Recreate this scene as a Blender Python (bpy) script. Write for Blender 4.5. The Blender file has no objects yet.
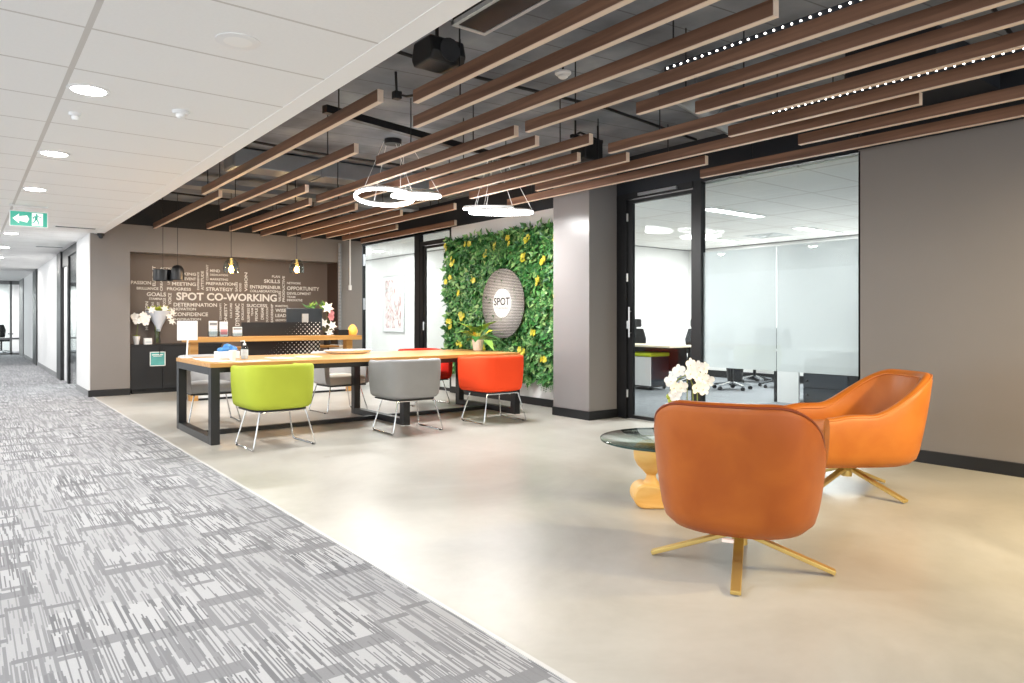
import bpy, bmesh, math, random
from mathutils import Vector, Matrix
PI = math.pi
R = math.radians
C = bpy.context.scene.collection
rnd = random.Random(7)

# ------------------------------------------------------------------ materials
def lin(h):
    if isinstance(h, str):
        h = h.lstrip('#'); c = [int(h[i:i+2], 16)/255 for i in (0, 2, 4)]
    else:
        c = [v/255 for v in h]
    return tuple((v/12.92 if v <= .04045 else ((v+.055)/1.055)**2.4) for v in c) + (1,)

class NT:
    def __init__(self, name):
        self.m = bpy.data.materials.new(name); self.m.use_nodes = True
        self.t = self.m.node_tree; self.t.nodes.clear()
        self.out = self.t.nodes.new('ShaderNodeOutputMaterial')
    def n(self, typ, **kw):
        nd = self.t.nodes.new(typ)
        for k, v in kw.items():
            if k.startswith('i_'):
                key = k[2:]
                key = int(key) if key.isdigit() else key.replace('_', ' ')
                nd.inputs[key].default_value = v
            else: setattr(nd, k, v)
        return nd
    def l(self, a, b): self.t.links.new(a, b)
    def coords(self, scale=(1, 1, 1)):
        tc = self.n('ShaderNodeTexCoord'); mp = self.n('ShaderNodeMapping')
        mp.inputs['Scale'].default_value = scale
        self.l(tc.outputs['Object'], mp.inputs['Vector']); return mp.outputs[0]
    def math(self, op, a, b=None):
        nd = self.n('ShaderNodeMath', operation=op)
        for i, v in enumerate((a, b)):
            if v is None: continue
            if isinstance(v, (int, float)): nd.inputs[i].default_value = v
            else: self.l(v, nd.inputs[i])
        return nd.outputs[0]
    def mix(self, fac, a, b):
        nd = self.n('ShaderNodeMix', data_type='RGBA')
        for s, v in ((0, fac), (6, a), (7, b)):
            if isinstance(v, (int, float, tuple)): nd.inputs[s].default_value = v
            else: self.l(v, nd.inputs[s])
        return nd.outputs[2]
    def ramp(self, fac, stops):
        nd = self.n('ShaderNodeValToRGB'); e = nd.color_ramp.elements
        while len(e) < len(stops): e.new(.5)
        for k, (p, c) in enumerate(stops): e[k].position = p; e[k].color = c
        self.l(fac, nd.inputs[0]); return nd.outputs[0]
    def bsdf(self, color, rough=.5, metal=0, **kw):
        b = self.n('ShaderNodeBsdfPrincipled')
        if isinstance(color, tuple): b.inputs['Base Color'].default_value = color
        else: self.l(color, b.inputs['Base Color'])
        if isinstance(rough, (int, float)): b.inputs['Roughness'].default_value = rough
        else: self.l(rough, b.inputs['Roughness'])
        b.inputs['Metallic'].default_value = metal
        for k, v in kw.items(): b.inputs[k.replace('_', ' ')].default_value = v
        self.l(b.outputs[0], self.out.inputs[0]); return b

def plain(name, col, rough=.5, metal=0, var=.08, scale=8, bump=0, **kw):
    t = NT(name); c = lin(col)
    nz = t.n('ShaderNodeTexNoise', i_Scale=scale, i_Detail=4.0)
    t.l(t.coords(), nz.inputs['Vector'])
    d = tuple(v*(1-var) for v in c[:3])+(1,); u = tuple(min(1, v*(1+var)) for v in c[:3])+(1,)
    b = t.bsdf(t.mix(nz.outputs[0], d, u), rough, metal, **kw)
    if bump:
        bp = t.n('ShaderNodeBump', i_Strength=bump, i_Distance=.002)
        nz2 = t.n('ShaderNodeTexNoise', i_Scale=scale*30, i_Detail=2.0); t.l(t.coords(), nz2.inputs['Vector'])
        t.l(nz2.outputs[0], bp.inputs['Height']); t.l(bp.outputs[0], b.inputs['Normal'])
    return t.m

def emit(name, col, s, base='#ffffff'):
    t = NT(name); b = t.bsdf(lin(base), .4)
    b.inputs['Emission Color'].default_value = lin(col); b.inputs['Emission Strength'].default_value = s
    return t.m

def wood(name, a, b_, scale=(30, 1.2, 30), rough=.45):
    t = NT(name)
    nz = t.n('ShaderNodeTexNoise', i_Scale=1.0, i_Detail=5.0, i_Distortion=.6); t.l(t.coords(scale), nz.inputs['Vector'])
    col = t.ramp(nz.outputs[0], [(.3, lin(a)), (.7, lin(b_))])
    t.bsdf(col, rough); return t.m

def glass(name, tint='#eef5f3', ior=1.45, rough=0.0):
    t = NT(name)
    f0 = ((ior-1)/(ior+1))**2
    lw = t.n('ShaderNodeLayerWeight', i_Blend=.5)   # facing term is the same from both sides of the pane
    sch = t.math('ADD', t.math('MULTIPLY', t.math('POWER', lw.outputs['Facing'], 5.0), 1-f0), f0)
    tr = t.n('ShaderNodeBsdfTransparent'); tr.inputs[0].default_value = lin(tint)
    gl = t.n('ShaderNodeBsdfGlossy'); gl.inputs['Roughness'].default_value = rough
    mx = t.n('ShaderNodeMixShader'); t.l(sch, mx.inputs[0]); t.l(tr.outputs[0], mx.inputs[1]); t.l(gl.outputs[0], mx.inputs[2])
    t.l(mx.outputs[0], t.out.inputs[0]); return t.m

def frosted(name):
    t = NT(name)
    tr = t.n('ShaderNodeBsdfTransparent'); tr.inputs[0].default_value = (.95, .97, .98, 1)
    df = t.n('ShaderNodeBsdfTranslucent'); df.inputs[0].default_value = (.97, .985, 1, 1)
    d2 = t.n('ShaderNodeBsdfDiffuse'); d2.inputs[0].default_value = (.8, .84, .86, 1)
    m0 = t.n('ShaderNodeMixShader', i_0=.25); t.l(df.outputs[0], m0.inputs[1]); t.l(d2.outputs[0], m0.inputs[2])
    mx = t.n('ShaderNodeMixShader', i_0=.72); t.l(tr.outputs[0], mx.inputs[1]); t.l(m0.outputs[0], mx.inputs[2])
    t.l(mx.outputs[0], t.out.inputs[0]); return t.m

def concrete_mat():
    t = NT('polished concrete'); co = t.coords()
    n1 = t.n('ShaderNodeTexNoise', i_Scale=.9, i_Detail=6.0, i_Roughness=.62, i_Distortion=.5); t.l(co, n1.inputs['Vector'])
    n2 = t.n('ShaderNodeTexNoise', i_Scale=14.0, i_Detail=5.0); t.l(co, n2.inputs['Vector'])
    c1 = t.ramp(n1.outputs[0], [(.3, lin('#a5a29b')), (.5, lin('#b8b5ae')), (.72, lin('#c8c5bf'))])
    c2 = t.mix(t.math('MULTIPLY', n2.outputs[0], .25), c1, lin('#98948c'))
    vo = t.n('ShaderNodeTexVoronoi', i_Scale=1.1); t.l(co, vo.inputs['Vector'])
    spot = t.math('LESS_THAN', vo.outputs['Distance'], .035)
    c3 = t.mix(t.math('MULTIPLY', spot, .25), c2, lin('#8f826c'))
    ro = t.math('ADD', t.math('MULTIPLY', n1.outputs[0], .2), .26)
    b = t.bsdf(c3, ro); b.inputs['Specular IOR Level'].default_value = .6
    return t.m

def carpet_mat():
    t = NT('carpet tile'); tc = t.n('ShaderNodeTexCoord'); sp = t.n('ShaderNodeSeparateXYZ'); t.l(tc.outputs['Object'], sp.inputs[0])
    x, y = sp.outputs[0], sp.outputs[1]
    def wn(a, b, k):
        cb = t.n('ShaderNodeCombineXYZ'); t.l(a, cb.inputs[0]); t.l(b, cb.inputs[1]); cb.inputs[2].default_value = k
        w = t.n('ShaderNodeTexWhiteNoise', noise_dimensions='3D'); t.l(cb.outputs[0], w.inputs['Vector']); return w.outputs[0]
    def fl(a): return t.math('FLOOR', a)
    one = t.n('ShaderNodeValue'); one.outputs[0].default_value = 0
    def cells(wx, wy, k):
        cx = fl(t.math('DIVIDE', x, wx)); off = t.math('MULTIPLY', wn(cx, one.outputs[0], k), wy*3)
        ty = t.math('DIVIDE', t.math('ADD', y, off), wy); cy = fl(ty)
        return cx, cy, t.math('FRACT', ty), wn(cx, cy, k+1)
    # fine pinstripes running along the corridor, broken into dashes
    cx, cy, f1, r1 = cells(.0052, .17, 1)
    cx2, cy2, f2, r2 = cells(.0105, .3, 5)
    bx, by, fb, rb = cells(.25, .42, 9)
    dx, dy, fd, rd = cells(.125, .27, 20)
    st = t.math('MULTIPLY', t.math('GREATER_THAN', r1, .66), t.math('ADD', t.math('MULTIPLY', rb, .5), .35))
    st2 = t.math('MULTIPLY', t.math('GREATER_THAN', r2, .78), .55)
    dark = t.math('MAXIMUM', st, st2)
    bar = t.math('MULTIPLY', t.math('LESS_THAN', fb, .2), t.math('GREATER_THAN', rb, .5))
    bar2 = t.math('MULTIPLY', t.math('LESS_THAN', fd, .13), t.math('GREATER_THAN', rd, .62))
    dark = t.math('MAXIMUM', dark, t.math('MULTIPLY', t.math('MAXIMUM', bar, bar2), .6))
    nz = t.n('ShaderNodeTexNoise', i_Scale=160.0, i_Detail=2.0); t.l(tc.outputs['Object'], nz.inputs['Vector'])
    lightc = t.mix(rb, lin('#a5a6a9'), lin('#b7b8bb'))
    lightc = t.mix(t.math('MULTIPLY', nz.outputs[0], .25), lightc, lin('#7d7e81'))
    col = t.mix(dark, lightc, lin('#5f6064'))
    b = t.bsdf(col, .95)
    b.inputs['Specular IOR Level'].default_value = .1
    bp = t.n('ShaderNodeBump', i_Strength=.35, i_Distance=.003); t.l(nz.outputs[0], bp.inputs['Height']); t.l(bp.outputs[0], b.inputs['Normal'])
    return t.m

def void_mat():
    t = NT('grey void soffit'); tc = t.n('ShaderNodeTexCoord'); sp = t.n('ShaderNodeSeparateXYZ'); t.l(tc.outputs['Object'], sp.inputs[0])
    nz = t.n('ShaderNodeTexNoise', i_Scale=1.7, i_Detail=6.0); t.l(tc.outputs['Object'], nz.inputs['Vector'])
    f = t.math('FRACT', t.math('DIVIDE', t.math('ADD', sp.outputs[1], t.math('MULTIPLY', sp.outputs[0], .12)), .34))
    seam = t.math('MULTIPLY', t.math('LESS_THAN', f, .035), .6)
    base = t.ramp(nz.outputs[0], [(.3, lin('#565a63')), (.55, lin('#7c828b')), (.75, lin('#9aa0a8'))])
    t.bsdf(t.mix(seam, base, lin('#33363c')), .7); return t.m

def tile_mat():
    t = NT('acoustic ceiling tile'); tc = t.n('ShaderNodeTexCoord'); sp = t.n('ShaderNodeSeparateXYZ'); t.l(tc.outputs['Object'], sp.inputs[0])
    def line(v, off, period, w):
        f = t.math('FRACT', t.math('DIVIDE', t.math('ADD', v, 100*period-off), period))
        return t.math('LESS_THAN', f, w/period)
    lx = line(sp.outputs[0], .425, 1.2, .026); ly = line(sp.outputs[1], 3.635, .63, .016)
    g = t.math('MAXIMUM', lx, ly)
    nz = t.n('ShaderNodeTexNoise', i_Scale=60.0, i_Detail=3.0); t.l(tc.outputs['Object'], nz.inputs['Vector'])
    base = t.mix(nz.outputs[0], lin('#efeeec'), lin('#f5f4f2'))
    t.bsdf(t.mix(g, base, lin('#cfcbc6')), .85); return t.m

def leather_mat(name, a, b_, c_):
    t = NT(name); co = t.coords()
    n1 = t.n('ShaderNodeTexNoise', i_Scale=5.0, i_Detail=5.0, i_Distortion=.4); t.l(co, n1.inputs['Vector'])
    col = t.ramp(n1.outputs[0], [(.25, lin(a)), (.5, lin(b_)), (.8, lin(c_))])
    b = t.bsdf(col, .4); b.inputs['Specular IOR Level'].default_value = .35
    n2 = t.n('ShaderNodeTexNoise', i_Scale=220.0, i_Detail=2.0); t.l(co, n2.inputs['Vector'])
    bp = t.n('ShaderNodeBump', i_Strength=.12, i_Distance=.001); t.l(n2.outputs[0], bp.inputs['Height']); t.l(bp.outputs[0], b.inputs['Normal'])
    return t.m

def leaf_mat(name, stops, rough=.42):
    t = NT(name); g = t.n('ShaderNodeNewGeometry')
    col = t.ramp(g.outputs['Random Per Island'], stops)
    t.bsdf(col, rough); return t.m

def dots_mat(name, kind):
    """black acrylic with a halftone of punched white dots: bigger towards one side / round the centre"""
    t = NT(name); tc = t.n('ShaderNodeTexCoord'); sp = t.n('ShaderNodeSeparateXYZ'); t.l(tc.outputs['Object'], sp.inputs[0])
    if kind == 'desk':
        u, v, p = sp.outputs[0], sp.outputs[2], .05
        us = t.math('ADD', t.math('MULTIPLY', u, .7071), t.math('MULTIPLY', v, .7071)); vs = t.math('SUBTRACT', t.math('MULTIPLY', u, .7071), t.math('MULTIPLY', v, .7071))
        fu = t.math('SUBTRACT', t.math('FRACT', t.math('DIVIDE', us, p)), .5); fv = t.math('SUBTRACT', t.math('FRACT', t.math('DIVIDE', vs, p)), .5)
        d = t.math('SQRT', t.math('ADD', t.math('POWER', fu, 2.0), t.math('POWER', fv, 2.0)))
        rad = t.math('MULTIPLY', t.math('SUBTRACT', t.math('SUBTRACT', u, t.math('MULTIPLY', v, .9)), .58), .5)
        rad = t.math('MINIMUM', rad, .34)
        m = t.math('LESS_THAN', d, rad); t.bsdf(t.mix(m, lin('#131315'), lin('#e9e9ea')), .35)
    else:
        u, v, p = sp.outputs[1], sp.outputs[2], .021
        fu = t.math('SUBTRACT', t.math('FRACT', t.math('DIVIDE', u, p)), .5); fv = t.math('SUBTRACT', t.math('FRACT', t.math('DIVIDE', v, p)), .5)
        d = t.math('SQRT', t.math('ADD', t.math('POWER', fu, 2.0), t.math('POWER', fv, 2.0)))
        r = t.math('SQRT', t.math('ADD', t.math('POWER', u, 2.0), t.math('POWER', v, 2.0)))
        rad = t.math('SUBTRACT', .58, t.math('MULTIPLY', r, .75))
        m = t.math('LESS_THAN', d, rad); t.bsdf(t.mix(m, lin('#2b2a2b'), lin('#d9d6d2')), .4)
    return t.m

def artwork_mat():
    t = NT('abstract print'); co = t.coords((1, 1.6, 1.0))
    n1 = t.n('ShaderNodeTexNoise', i_Scale=2.3, i_Detail=6.0, i_Distortion=1.4); t.l(co, n1.inputs['Vector'])
    n2 = t.n('ShaderNodeTexNoise', i_Scale=4.1, i_Detail=5.0, i_Distortion=2.0); t.l(co, n2.inputs['Vector'])
    a = t.ramp(n1.outputs[0], [(.40, lin('#e9ecec')), (.5, lin('#d8a9a6')), (.56, lin('#c9706d')), (.62, lin('#e4dcd8'))])
    b = t.ramp(n2.outputs[0], [(.42, lin('#7f8a86')), (.47, lin('#e9ecec')), (.6, lin('#eef0f0')), (.66, lin('#6c7076'))])
    t.bsdf(t.mix(.5, a, b), .4); return t.m

M = dict(
    concrete=concrete_mat(), carpet=carpet_mat(), tile=tile_mat(),
    white=plain('white paint', '#e6e5e4', .7, var=.02), plaster=plain('white plaster edge', '#f6f5f3', .7, var=.01),
    taupe=plain('taupe wall paint', '#827c78', .38, var=.04, scale=2), taupe2=plain('brown grey mural paint', '#6d625b', .45, var=.04, scale=2),
    brownside=plain('dark brown panel', '#43342b', .5), column=plain('grey column paint', '#858181', .3, var=.03, scale=2),
    blackp=plain('black paint', '#17191d', .55), black=plain('black powder coat', '#141518', .4), navy=plain('navy black bulkhead', '#23272f', .6),
    void=void_mat(), duct=plain('galvanised duct', '#8d9094', .38, .6, var=.1),
    silver=plain('brushed aluminium', '#c8c9ca', .28, 1, var=.04), chrome=plain('chrome', '#d9dadb', .1, 1, var=.02),
    brass=plain('satin brass', '#d9bd74', .36, .75, var=.05), rubber=plain('black rubber', '#101113', .8),
    walnut=wood('walnut veneer', '#624435', '#8e6953', (22, 1.0, 22), .42), paleedge=plain('pale batten edge', '#e3cdb9', .5, var=.04),
    oak=wood('honey oak top', '#b5803f', '#d19f5e', (1.0, 26, 26), .38), oakend=plain('oak edge', '#c09763', .5, var=.1, scale=20),
    sculpt=wood('golden pine', '#d9a24f', '#eec27a', (3, 3, 14), .4),
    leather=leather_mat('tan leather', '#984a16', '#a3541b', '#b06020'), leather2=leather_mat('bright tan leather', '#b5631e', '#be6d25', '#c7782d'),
    leathseam=plain('dark leather piping', '#7d3412', .4), leathseam2=plain('tan leather piping', '#d07a33', .35),
    lime=plain('lime wool', '#b1be3a', .8, var=.05, bump=.2), greyw=plain('grey wool', '#929293', .85, var=.06, bump=.2), lgrey=plain('pale grey wool', '#c3c2c2', .85, var=.05, bump=.2),
    redo=plain('orange red wool', '#ff4a16', .8, var=.05, bump=.2), redd=plain('red wool', '#e3301c', .8, var=.05, bump=.2), cream=plain('cream cushion', '#e2dacb', .8, bump=.2),
    glass=glass('clear glass', '#f4f8f7', 1.38), tglass=glass('green table glass', '#eff7f4', 1.5), vglass=glass('vase glass', '#eef2f3', 1.45),
    frost=frosted('frosted film'), glassedge=plain('green glass edge', '#1f3d38', .15),
    led=emit('ring light', '#ffffff', 9), downl=emit('downlight lens', '#fffdf8', 16), bead=emit('led bead', '#fff8ee', 7), bulb=emit('warm bulb', '#ffb45c', 22, '#ffdda8'),
    panel=emit('ceiling panel light', '#ffffff', 6), salt=emit('glowing stone lamp', '#ff9a30', .55, '#f2b25e'),
    exitg=emit('exit green', '#1f9f88', .22, '#1f9f88'), exitw=emit('exit white', '#f2fffb', .2), letter=plain('white vinyl', '#eceae6', .6, var=.02),
    darkletter=plain('black vinyl', '#1b1b1c', .5), greytext=plain('grey vinyl', '#8a8a8a', .5),
    whitepl=plain('white plastic', '#ececec', .35, var=.02), blackpl=plain('black plastic', '#1b1c1f', .45), screen=plain('monitor back', '#2d333b', .3), mesh=plain('black mesh', '#2a2b2e', .7),
    paper=plain('paper', '#f1f1ef', .7, var=.02), papery=plain('pale print', '#c9d2d6', .6, var=.2, scale=40), teal=plain('teal poster', '#58a7a4', .6, var=.35, scale=12), blue=plain('blue nitrile', '#4f93d8', .5, var=.15, scale=30),
    leaf=leaf_mat('mixed foliage', [(0, lin('#1c4a22')), (.3, lin('#2c662d')), (.55, lin('#43803c')), (.8, lin('#649a52')), (1, lin('#9dbb78'))]),
    leafd=leaf_mat('house plant leaf', [(0, lin('#2b5d28')), (.6, lin('#4f8a3a')), (1, lin('#8fae4d'))]),
    yellow=leaf_mat('yellow petals', [(0, lin('#a9a52c')), (.5, lin('#d2c234')), (1, lin('#e6d95c'))]), yellg=leaf_mat('yellow green leaf', [(0, lin('#9fae2e')), (1, lin('#c6cf55'))]),
    petal=leaf_mat('white petals', [(0, lin('#f3efe9')), (1, lin('#fffdf8'))], .6), stem=plain('green stem', '#7f8a3e', .6), pink=plain('pink petals', '#d98a8c', .6, var=.3), wrap=plain('bouquet paper', '#dfe3ec', .7),
    limep=plain('lime panel fabric', '#c3d02c', .8), desk=plain('pale maple laminate', '#e4d9c0', .45), ctile=plain('grey office carpet', '#74787d', .95, var=.3, scale=9),
    art=artwork_mat(), artmat=plain('picture mount', '#eef0f0', .5, var=.01), clearp=glass('clear acrylic', '#e8eef0', 1.4),
    deskdots=dots_mat('halftone black acrylic', 'desk'), signdots=dots_mat('halftone disc', 'sign'), dirt=plain('soil', '#3a2c20', .9), tagw=plain('white care tag', '#ecd9cf', .6),
)

# ------------------------------------------------------------------ mesh builder
class MB:
    def __init__(self): self.v = []; self.f = []; self.mi = []; self.mat = 0
    def add(self, vs, fs):
        b = len(self.v); self.v += [tuple(p) for p in vs]
        for q in fs: self.f.append(tuple(b+i for i in q)); self.mi.append(self.mat)
    def box(self, x0, x1, y0, y1, z0, z1):
        x0, x1 = min(x0, x1), max(x0, x1); y0, y1 = min(y0, y1), max(y0, y1); z0, z1 = min(z0, z1), max(z0, z1)
        self.add([(x0,y0,z0),(x1,y0,z0),(x1,y1,z0),(x0,y1,z0),(x0,y0,z1),(x1,y0,z1),(x1,y1,z1),(x0,y1,z1)],
                 [(0,3,2,1),(4,5,6,7),(0,1,5,4),(1,2,6,5),(2,3,7,6),(3,0,4,7)]); return self
    def tube(self, pts, r, n=8, closed=False):
        P = [Vector(p) for p in pts]; m = len(P); rs = r if isinstance(r, (list, tuple)) else [r]*m
        rings = []; up = None
        for i, p in enumerate(P):
            a = P[(i-1) % m] if (i > 0 or closed) else p; b = P[(i+1) % m] if (i < m-1 or closed) else p
            d = (b-a).normalized()
            if up is None: up = Vector((0,0,1)) if abs(d.z) < .9 else Vector((1,0,0))
            s = d.cross(up)
            if s.length < 1e-6: s = d.orthogonal()
            s.normalize(); up = s.cross(d).normalized()
            rings.append([p + (s*math.cos(2*PI*k/n) + up*math.sin(2*PI*k/n))*rs[i] for k in range(n)])
        vs = [q for rg in rings for q in rg]; fs = []
        for i in range(m if closed else m-1):
            j = (i+1) % m
            for k in range(n):
                fs.append((i*n+k, i*n+(k+1) % n, j*n+(k+1) % n, j*n+k))
        if not closed: fs.append(tuple(range(n))[::-1]); fs.append(tuple((m-1)*n+k for k in range(n)))
        self.add(vs, fs); return self
    def lathe(self, prof, c=(0,0,0), n=24, axis='z', cap=True):
        vs = []; fs = []
        for (r, h) in prof:
            for k in range(n):
                a = 2*PI*k/n
                if axis == 'z': vs.append((c[0]+r*math.cos(a), c[1]+r*math.sin(a), c[2]+h))
                elif axis == 'x': vs.append((c[0]+h, c[1]+r*math.cos(a), c[2]+r*math.sin(a)))
                else: vs.append((c[0]+r*math.cos(a), c[1]+h, c[2]+r*math.sin(a)))
        for i in range(len(prof)-1):
            for k in range(n): fs.append((i*n+k, i*n+(k+1) % n, (i+1)*n+(k+1) % n, (i+1)*n+k))
        if cap: fs.append(tuple(range(n))[::-1]); fs.append(tuple((len(prof)-1)*n+k for k in range(n)))
        self.add(vs, fs); return self
    def ball(self, c, r, n=10, sq=(1,1,1)):
        m = n//2; vs = []; fs = []
        for i in range(1, m):
            t = PI*i/m
            for k in range(n):
                a = 2*PI*k/n; vs.append((c[0]+r*sq[0]*math.sin(t)*math.cos(a), c[1]+r*sq[1]*math.sin(t)*math.sin(a), c[2]+r*sq[2]*math.cos(t)))
        top = len(vs); vs.append((c[0],c[1],c[2]+r*sq[2])); bot = len(vs); vs.append((c[0],c[1],c[2]-r*sq[2]))
        for i in range(m-2):
            for k in range(n): fs.append((i*n+k, (i+1)*n+k, (i+1)*n+(k+1) % n, i*n+(k+1) % n))
        for k in range(n):
            fs.append((top, k, (k+1) % n)); fs.append((bot, (m-2)*n+(k+1) % n, (m-2)*n+k))
        self.add(vs, fs); return self
    def prism(self, poly, d0, d1, plane='xy'):
        """extrude a 2D polygon between d0 and d1 along the remaining axis"""
        def P(u, v, d): return {'xy': (u, v, d), 'xz': (u, d, v), 'yz': (d, u, v)}[plane]
        n = len(poly); vs = [P(u, v, d0) for u, v in poly] + [P(u, v, d1) for u, v in poly]
        fs = [tuple(range(n))[::-1], tuple(range(n, 2*n))] + [(i, (i+1) % n, n+(i+1) % n, n+i) for i in range(n)]
        self.add(vs, fs); return self
    def bar(self, a, b, w, h, up=(0,0,1)):
        a, b = Vector(a), Vector(b); d = (b-a).normalized(); s = d.cross(Vector(up)).normalized(); u = s.cross(d)
        vs = []
        for p in (a, b):
            for (i, j) in ((-1,-1),(1,-1),(1,1),(-1,1)): vs.append(p + s*(i*w/2) + u*(j*h/2))
        self.add(vs, [(0,1,2,3)[::-1],(4,5,6,7)]+[(i,(i+1)%4,4+(i+1)%4,4+i) for i in range(4)]); return self
    def leaf(self, p, d, up, L, W, bend=.2):
        """one folded leaf: base p, direction d"""
        p, d, up = Vector(p), Vector(d).normalized(), Vector(up)
        s = d.cross(up); s = s.normalized() if s.length > 1e-5 else d.orthogonal().normalized(); u = s.cross(d)
        a = p + d*L*.35 + s*W*.5 + u*L*bend*.25; b = p + d*L*.35 - s*W*.5 + u*L*bend*.25
        m = p + d*L*.4 - u*W*.12 + u*L*bend*.2; t = p + d*L - u*L*bend
        self.add([p, a, t, b, m], [(0, 1, 4), (1, 2, 4), (0, 4, 3), (4, 2, 3)]); return self
    def mesh(self, me, mat):
        self.add([mat @ v.co for v in me.vertices], [tuple(p.vertices) for p in me.polygons]); return self
    def build(self, name, mat, parent=None, smooth=False, bevel=0, loc=None, seg=2):
        me = bpy.data.meshes.new(name); me.from_pydata(self.v, [], self.f)
        mats = mat if isinstance(mat, list) else [mat]
        for m_ in mats: me.materials.append(M[m_] if isinstance(m_, str) else m_)
        if len(mats) > 1:
            for p, i in zip(me.polygons, self.mi): p.material_index = i
        bm = bmesh.new(); bm.from_mesh(me); bmesh.ops.recalc_face_normals(bm, faces=bm.faces[:]); bm.to_mesh(me); bm.free()
        if smooth:
            for p in me.polygons: p.use_smooth = True
            try: me.set_sharp_from_angle(angle=R(45))
            except Exception: pass
        o = bpy.data.objects.new(name, me); C.objects.link(o)
        if parent: o.parent = parent
        if loc: o.location = loc
        if bevel:
            b = o.modifiers.new('bevel', 'BEVEL'); b.width = bevel; b.segments = seg; b.limit_method = 'ANGLE'; b.harden_normals = False
        return o

def box(*a): return MB().box(*a)
def thing(name, label, cat, loc=(0,0,0), rz=0, group=None):
    o = bpy.data.objects.new(name, None); o.empty_display_size = .1; C.objects.link(o); o.location = loc; o.rotation_euler = (0,0,rz)
    return tag(o, label, cat, group)
def tag(o, label, cat, group=None):
    o['label'] = label; o['category'] = cat
    if group: o['group'] = group
    return o
def struct(o): o['kind'] = 'structure'; return o
def dup(root, loc, rz, label, group=None):
    r = root.copy(); C.objects.link(r); r.location = loc; r.rotation_euler = (0,0,rz); r['label'] = label
    if group: r['group'] = group
    for ch in list(root.children):
        c = ch.copy(); C.objects.link(c); c.parent = r
        for g in list(ch.children):
            d = g.copy(); C.objects.link(d); d.parent = c
    return r

def text_mesh(s, bold=.012, extr=.0):
    cu = bpy.data.curves.new('t', 'FONT'); cu.body = s; cu.offset = bold; cu.extrude = extr; cu.resolution_u = 3
    o = bpy.data.objects.new('t', cu); C.objects.link(o); dg = bpy.context.evaluated_depsgraph_get()
    me = bpy.data.meshes.new_from_object(o.evaluated_get(dg)); C.objects.unlink(o); bpy.data.objects.remove(o); bpy.data.curves.remove(cu)
    xs = [v.co.x for v in me.vertices]; ys = [v.co.y for v in me.vertices]
    return me, min(xs), max(xs), min(ys), max(ys)
def put_text(mb, s, o, ux, uy, w, h, bold=.012):
    """lettering s in the rectangle from o along the vectors ux (width w) and uy (height h)"""
    me, x0, x1, y0, y1 = text_mesh(s, bold)
    ux, uy = Vector(ux), Vector(uy); n = ux.cross(uy)
    sx, sy = w/(x1-x0), h/(y1-y0)
    m = Matrix.Identity(4)
    for i in range(3): m[i][0] = ux[i]*sx; m[i][1] = uy[i]*sy; m[i][2] = n[i]; m[i][3] = o[i] - ux[i]*sx*x0 - uy[i]*sy*y0
    mb.mesh(me, m); bpy.data.meshes.remove(me)

# ------------------------------------------------------------------ camera
CAMH = 1.15; FPX = 707.0; YAW = math.atan2(548, 707)
cam = bpy.data.cameras.new('camera'); co = bpy.data.objects.new('camera', cam); C.objects.link(co)
co.location = (0, 0, CAMH); co.rotation_euler = (PI/2, 0, -YAW)
cam.sensor_width = 36; cam.lens = FPX/1024*36; cam.shift_y = -21.5/1024; cam.clip_start = .05; cam.clip_end = 200
bpy.context.scene.camera = co
SN, CS = math.sin(YAW), math.cos(YAW)
def ray(px, py):
    u = (px-512)/FPX; return (SN+u*CS, CS-u*SN, (320-py)/FPX)
def atY(px, py, y): d = ray(px, py); t = y/d[1]; return (t*d[0], y, CAMH+t*d[2])
def atX(px, py, x): d = ray(px, py); t = x/d[0]; return (x, t*d[1], CAMH+t*d[2])
def atZ(px, py, z): d = ray(px, py); t = (z-CAMH)/d[2]; return (t*d[0], t*d[1], z)

# ------------------------------------------------------------------ the setting
XW = 6.12; XC = 1.66; ZC = 2.45; ZV = 3.05; YB = 12.2
struct(box(1.53, 12.5, -3, 12.75, -.1, 0).build('floor', 'concrete'))
struct(box(-4.5, 1.515, -3, 30, -.1, 0).build('floor_carpet', 'carpet'))
struct(box(1.513, 1.532, -3, 12.2, -.1, .003).build('trim_1', plain('aluminium floor trim', '#c9c9c8', .5)))
struct(box(1.53, 8, 12.75, 18, -.1, -.001).build('floor_meeting', 'white'))
struct(box(XW+.06, 12.3, -3, 9.4, -.02, .004).build('floor_office', 'ctile'))
struct(box(-4.5, 1.54, -3, 29, ZC, ZC+.05).build('ceiling', 'tile'))
struct(box(1.54, XC, -3, YB, ZC-.003, ZV).build('trim_2', 'plaster'))
struct(box(XC, XW, -3, YB+.5, ZV, ZV+.1).build('ceiling_void', 'void'))

# back wall with the mural recess
b = MB()
b.box(1.49, 2.02, YB, YB+.6, 0, ZC).box(1.661, 2.02, YB, YB+.6, ZC, 2.62); b.box(2.02, 5.42, YB, YB+.6, 2.205, 2.62); b.box(5.42, 5.9, YB, YB+.6, 0, 2.62)
struct(b.build('wall_back', 'taupe'))
struct(box(2.02, 5.42, YB+.45, YB+.6, 0, 2.205).build('wall_mural', 'taupe2'))
struct(box(5.405, 5.42, YB+.0, YB+.45, 0, 2.205).build('trim_3', 'brownside'))
struct(box(1.661, XW, YB, YB+.5, 2.62, ZV).build('wall_back_upper', 'blackp'))
struct(box(1.462, 2.02, YB-.018, YB, 0, .1).build('baseboard_back', 'black'))
struct(box(5.42, 5.9, YB-.018, YB, 0, .1).build('baseboard_pier', 'black'))

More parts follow.
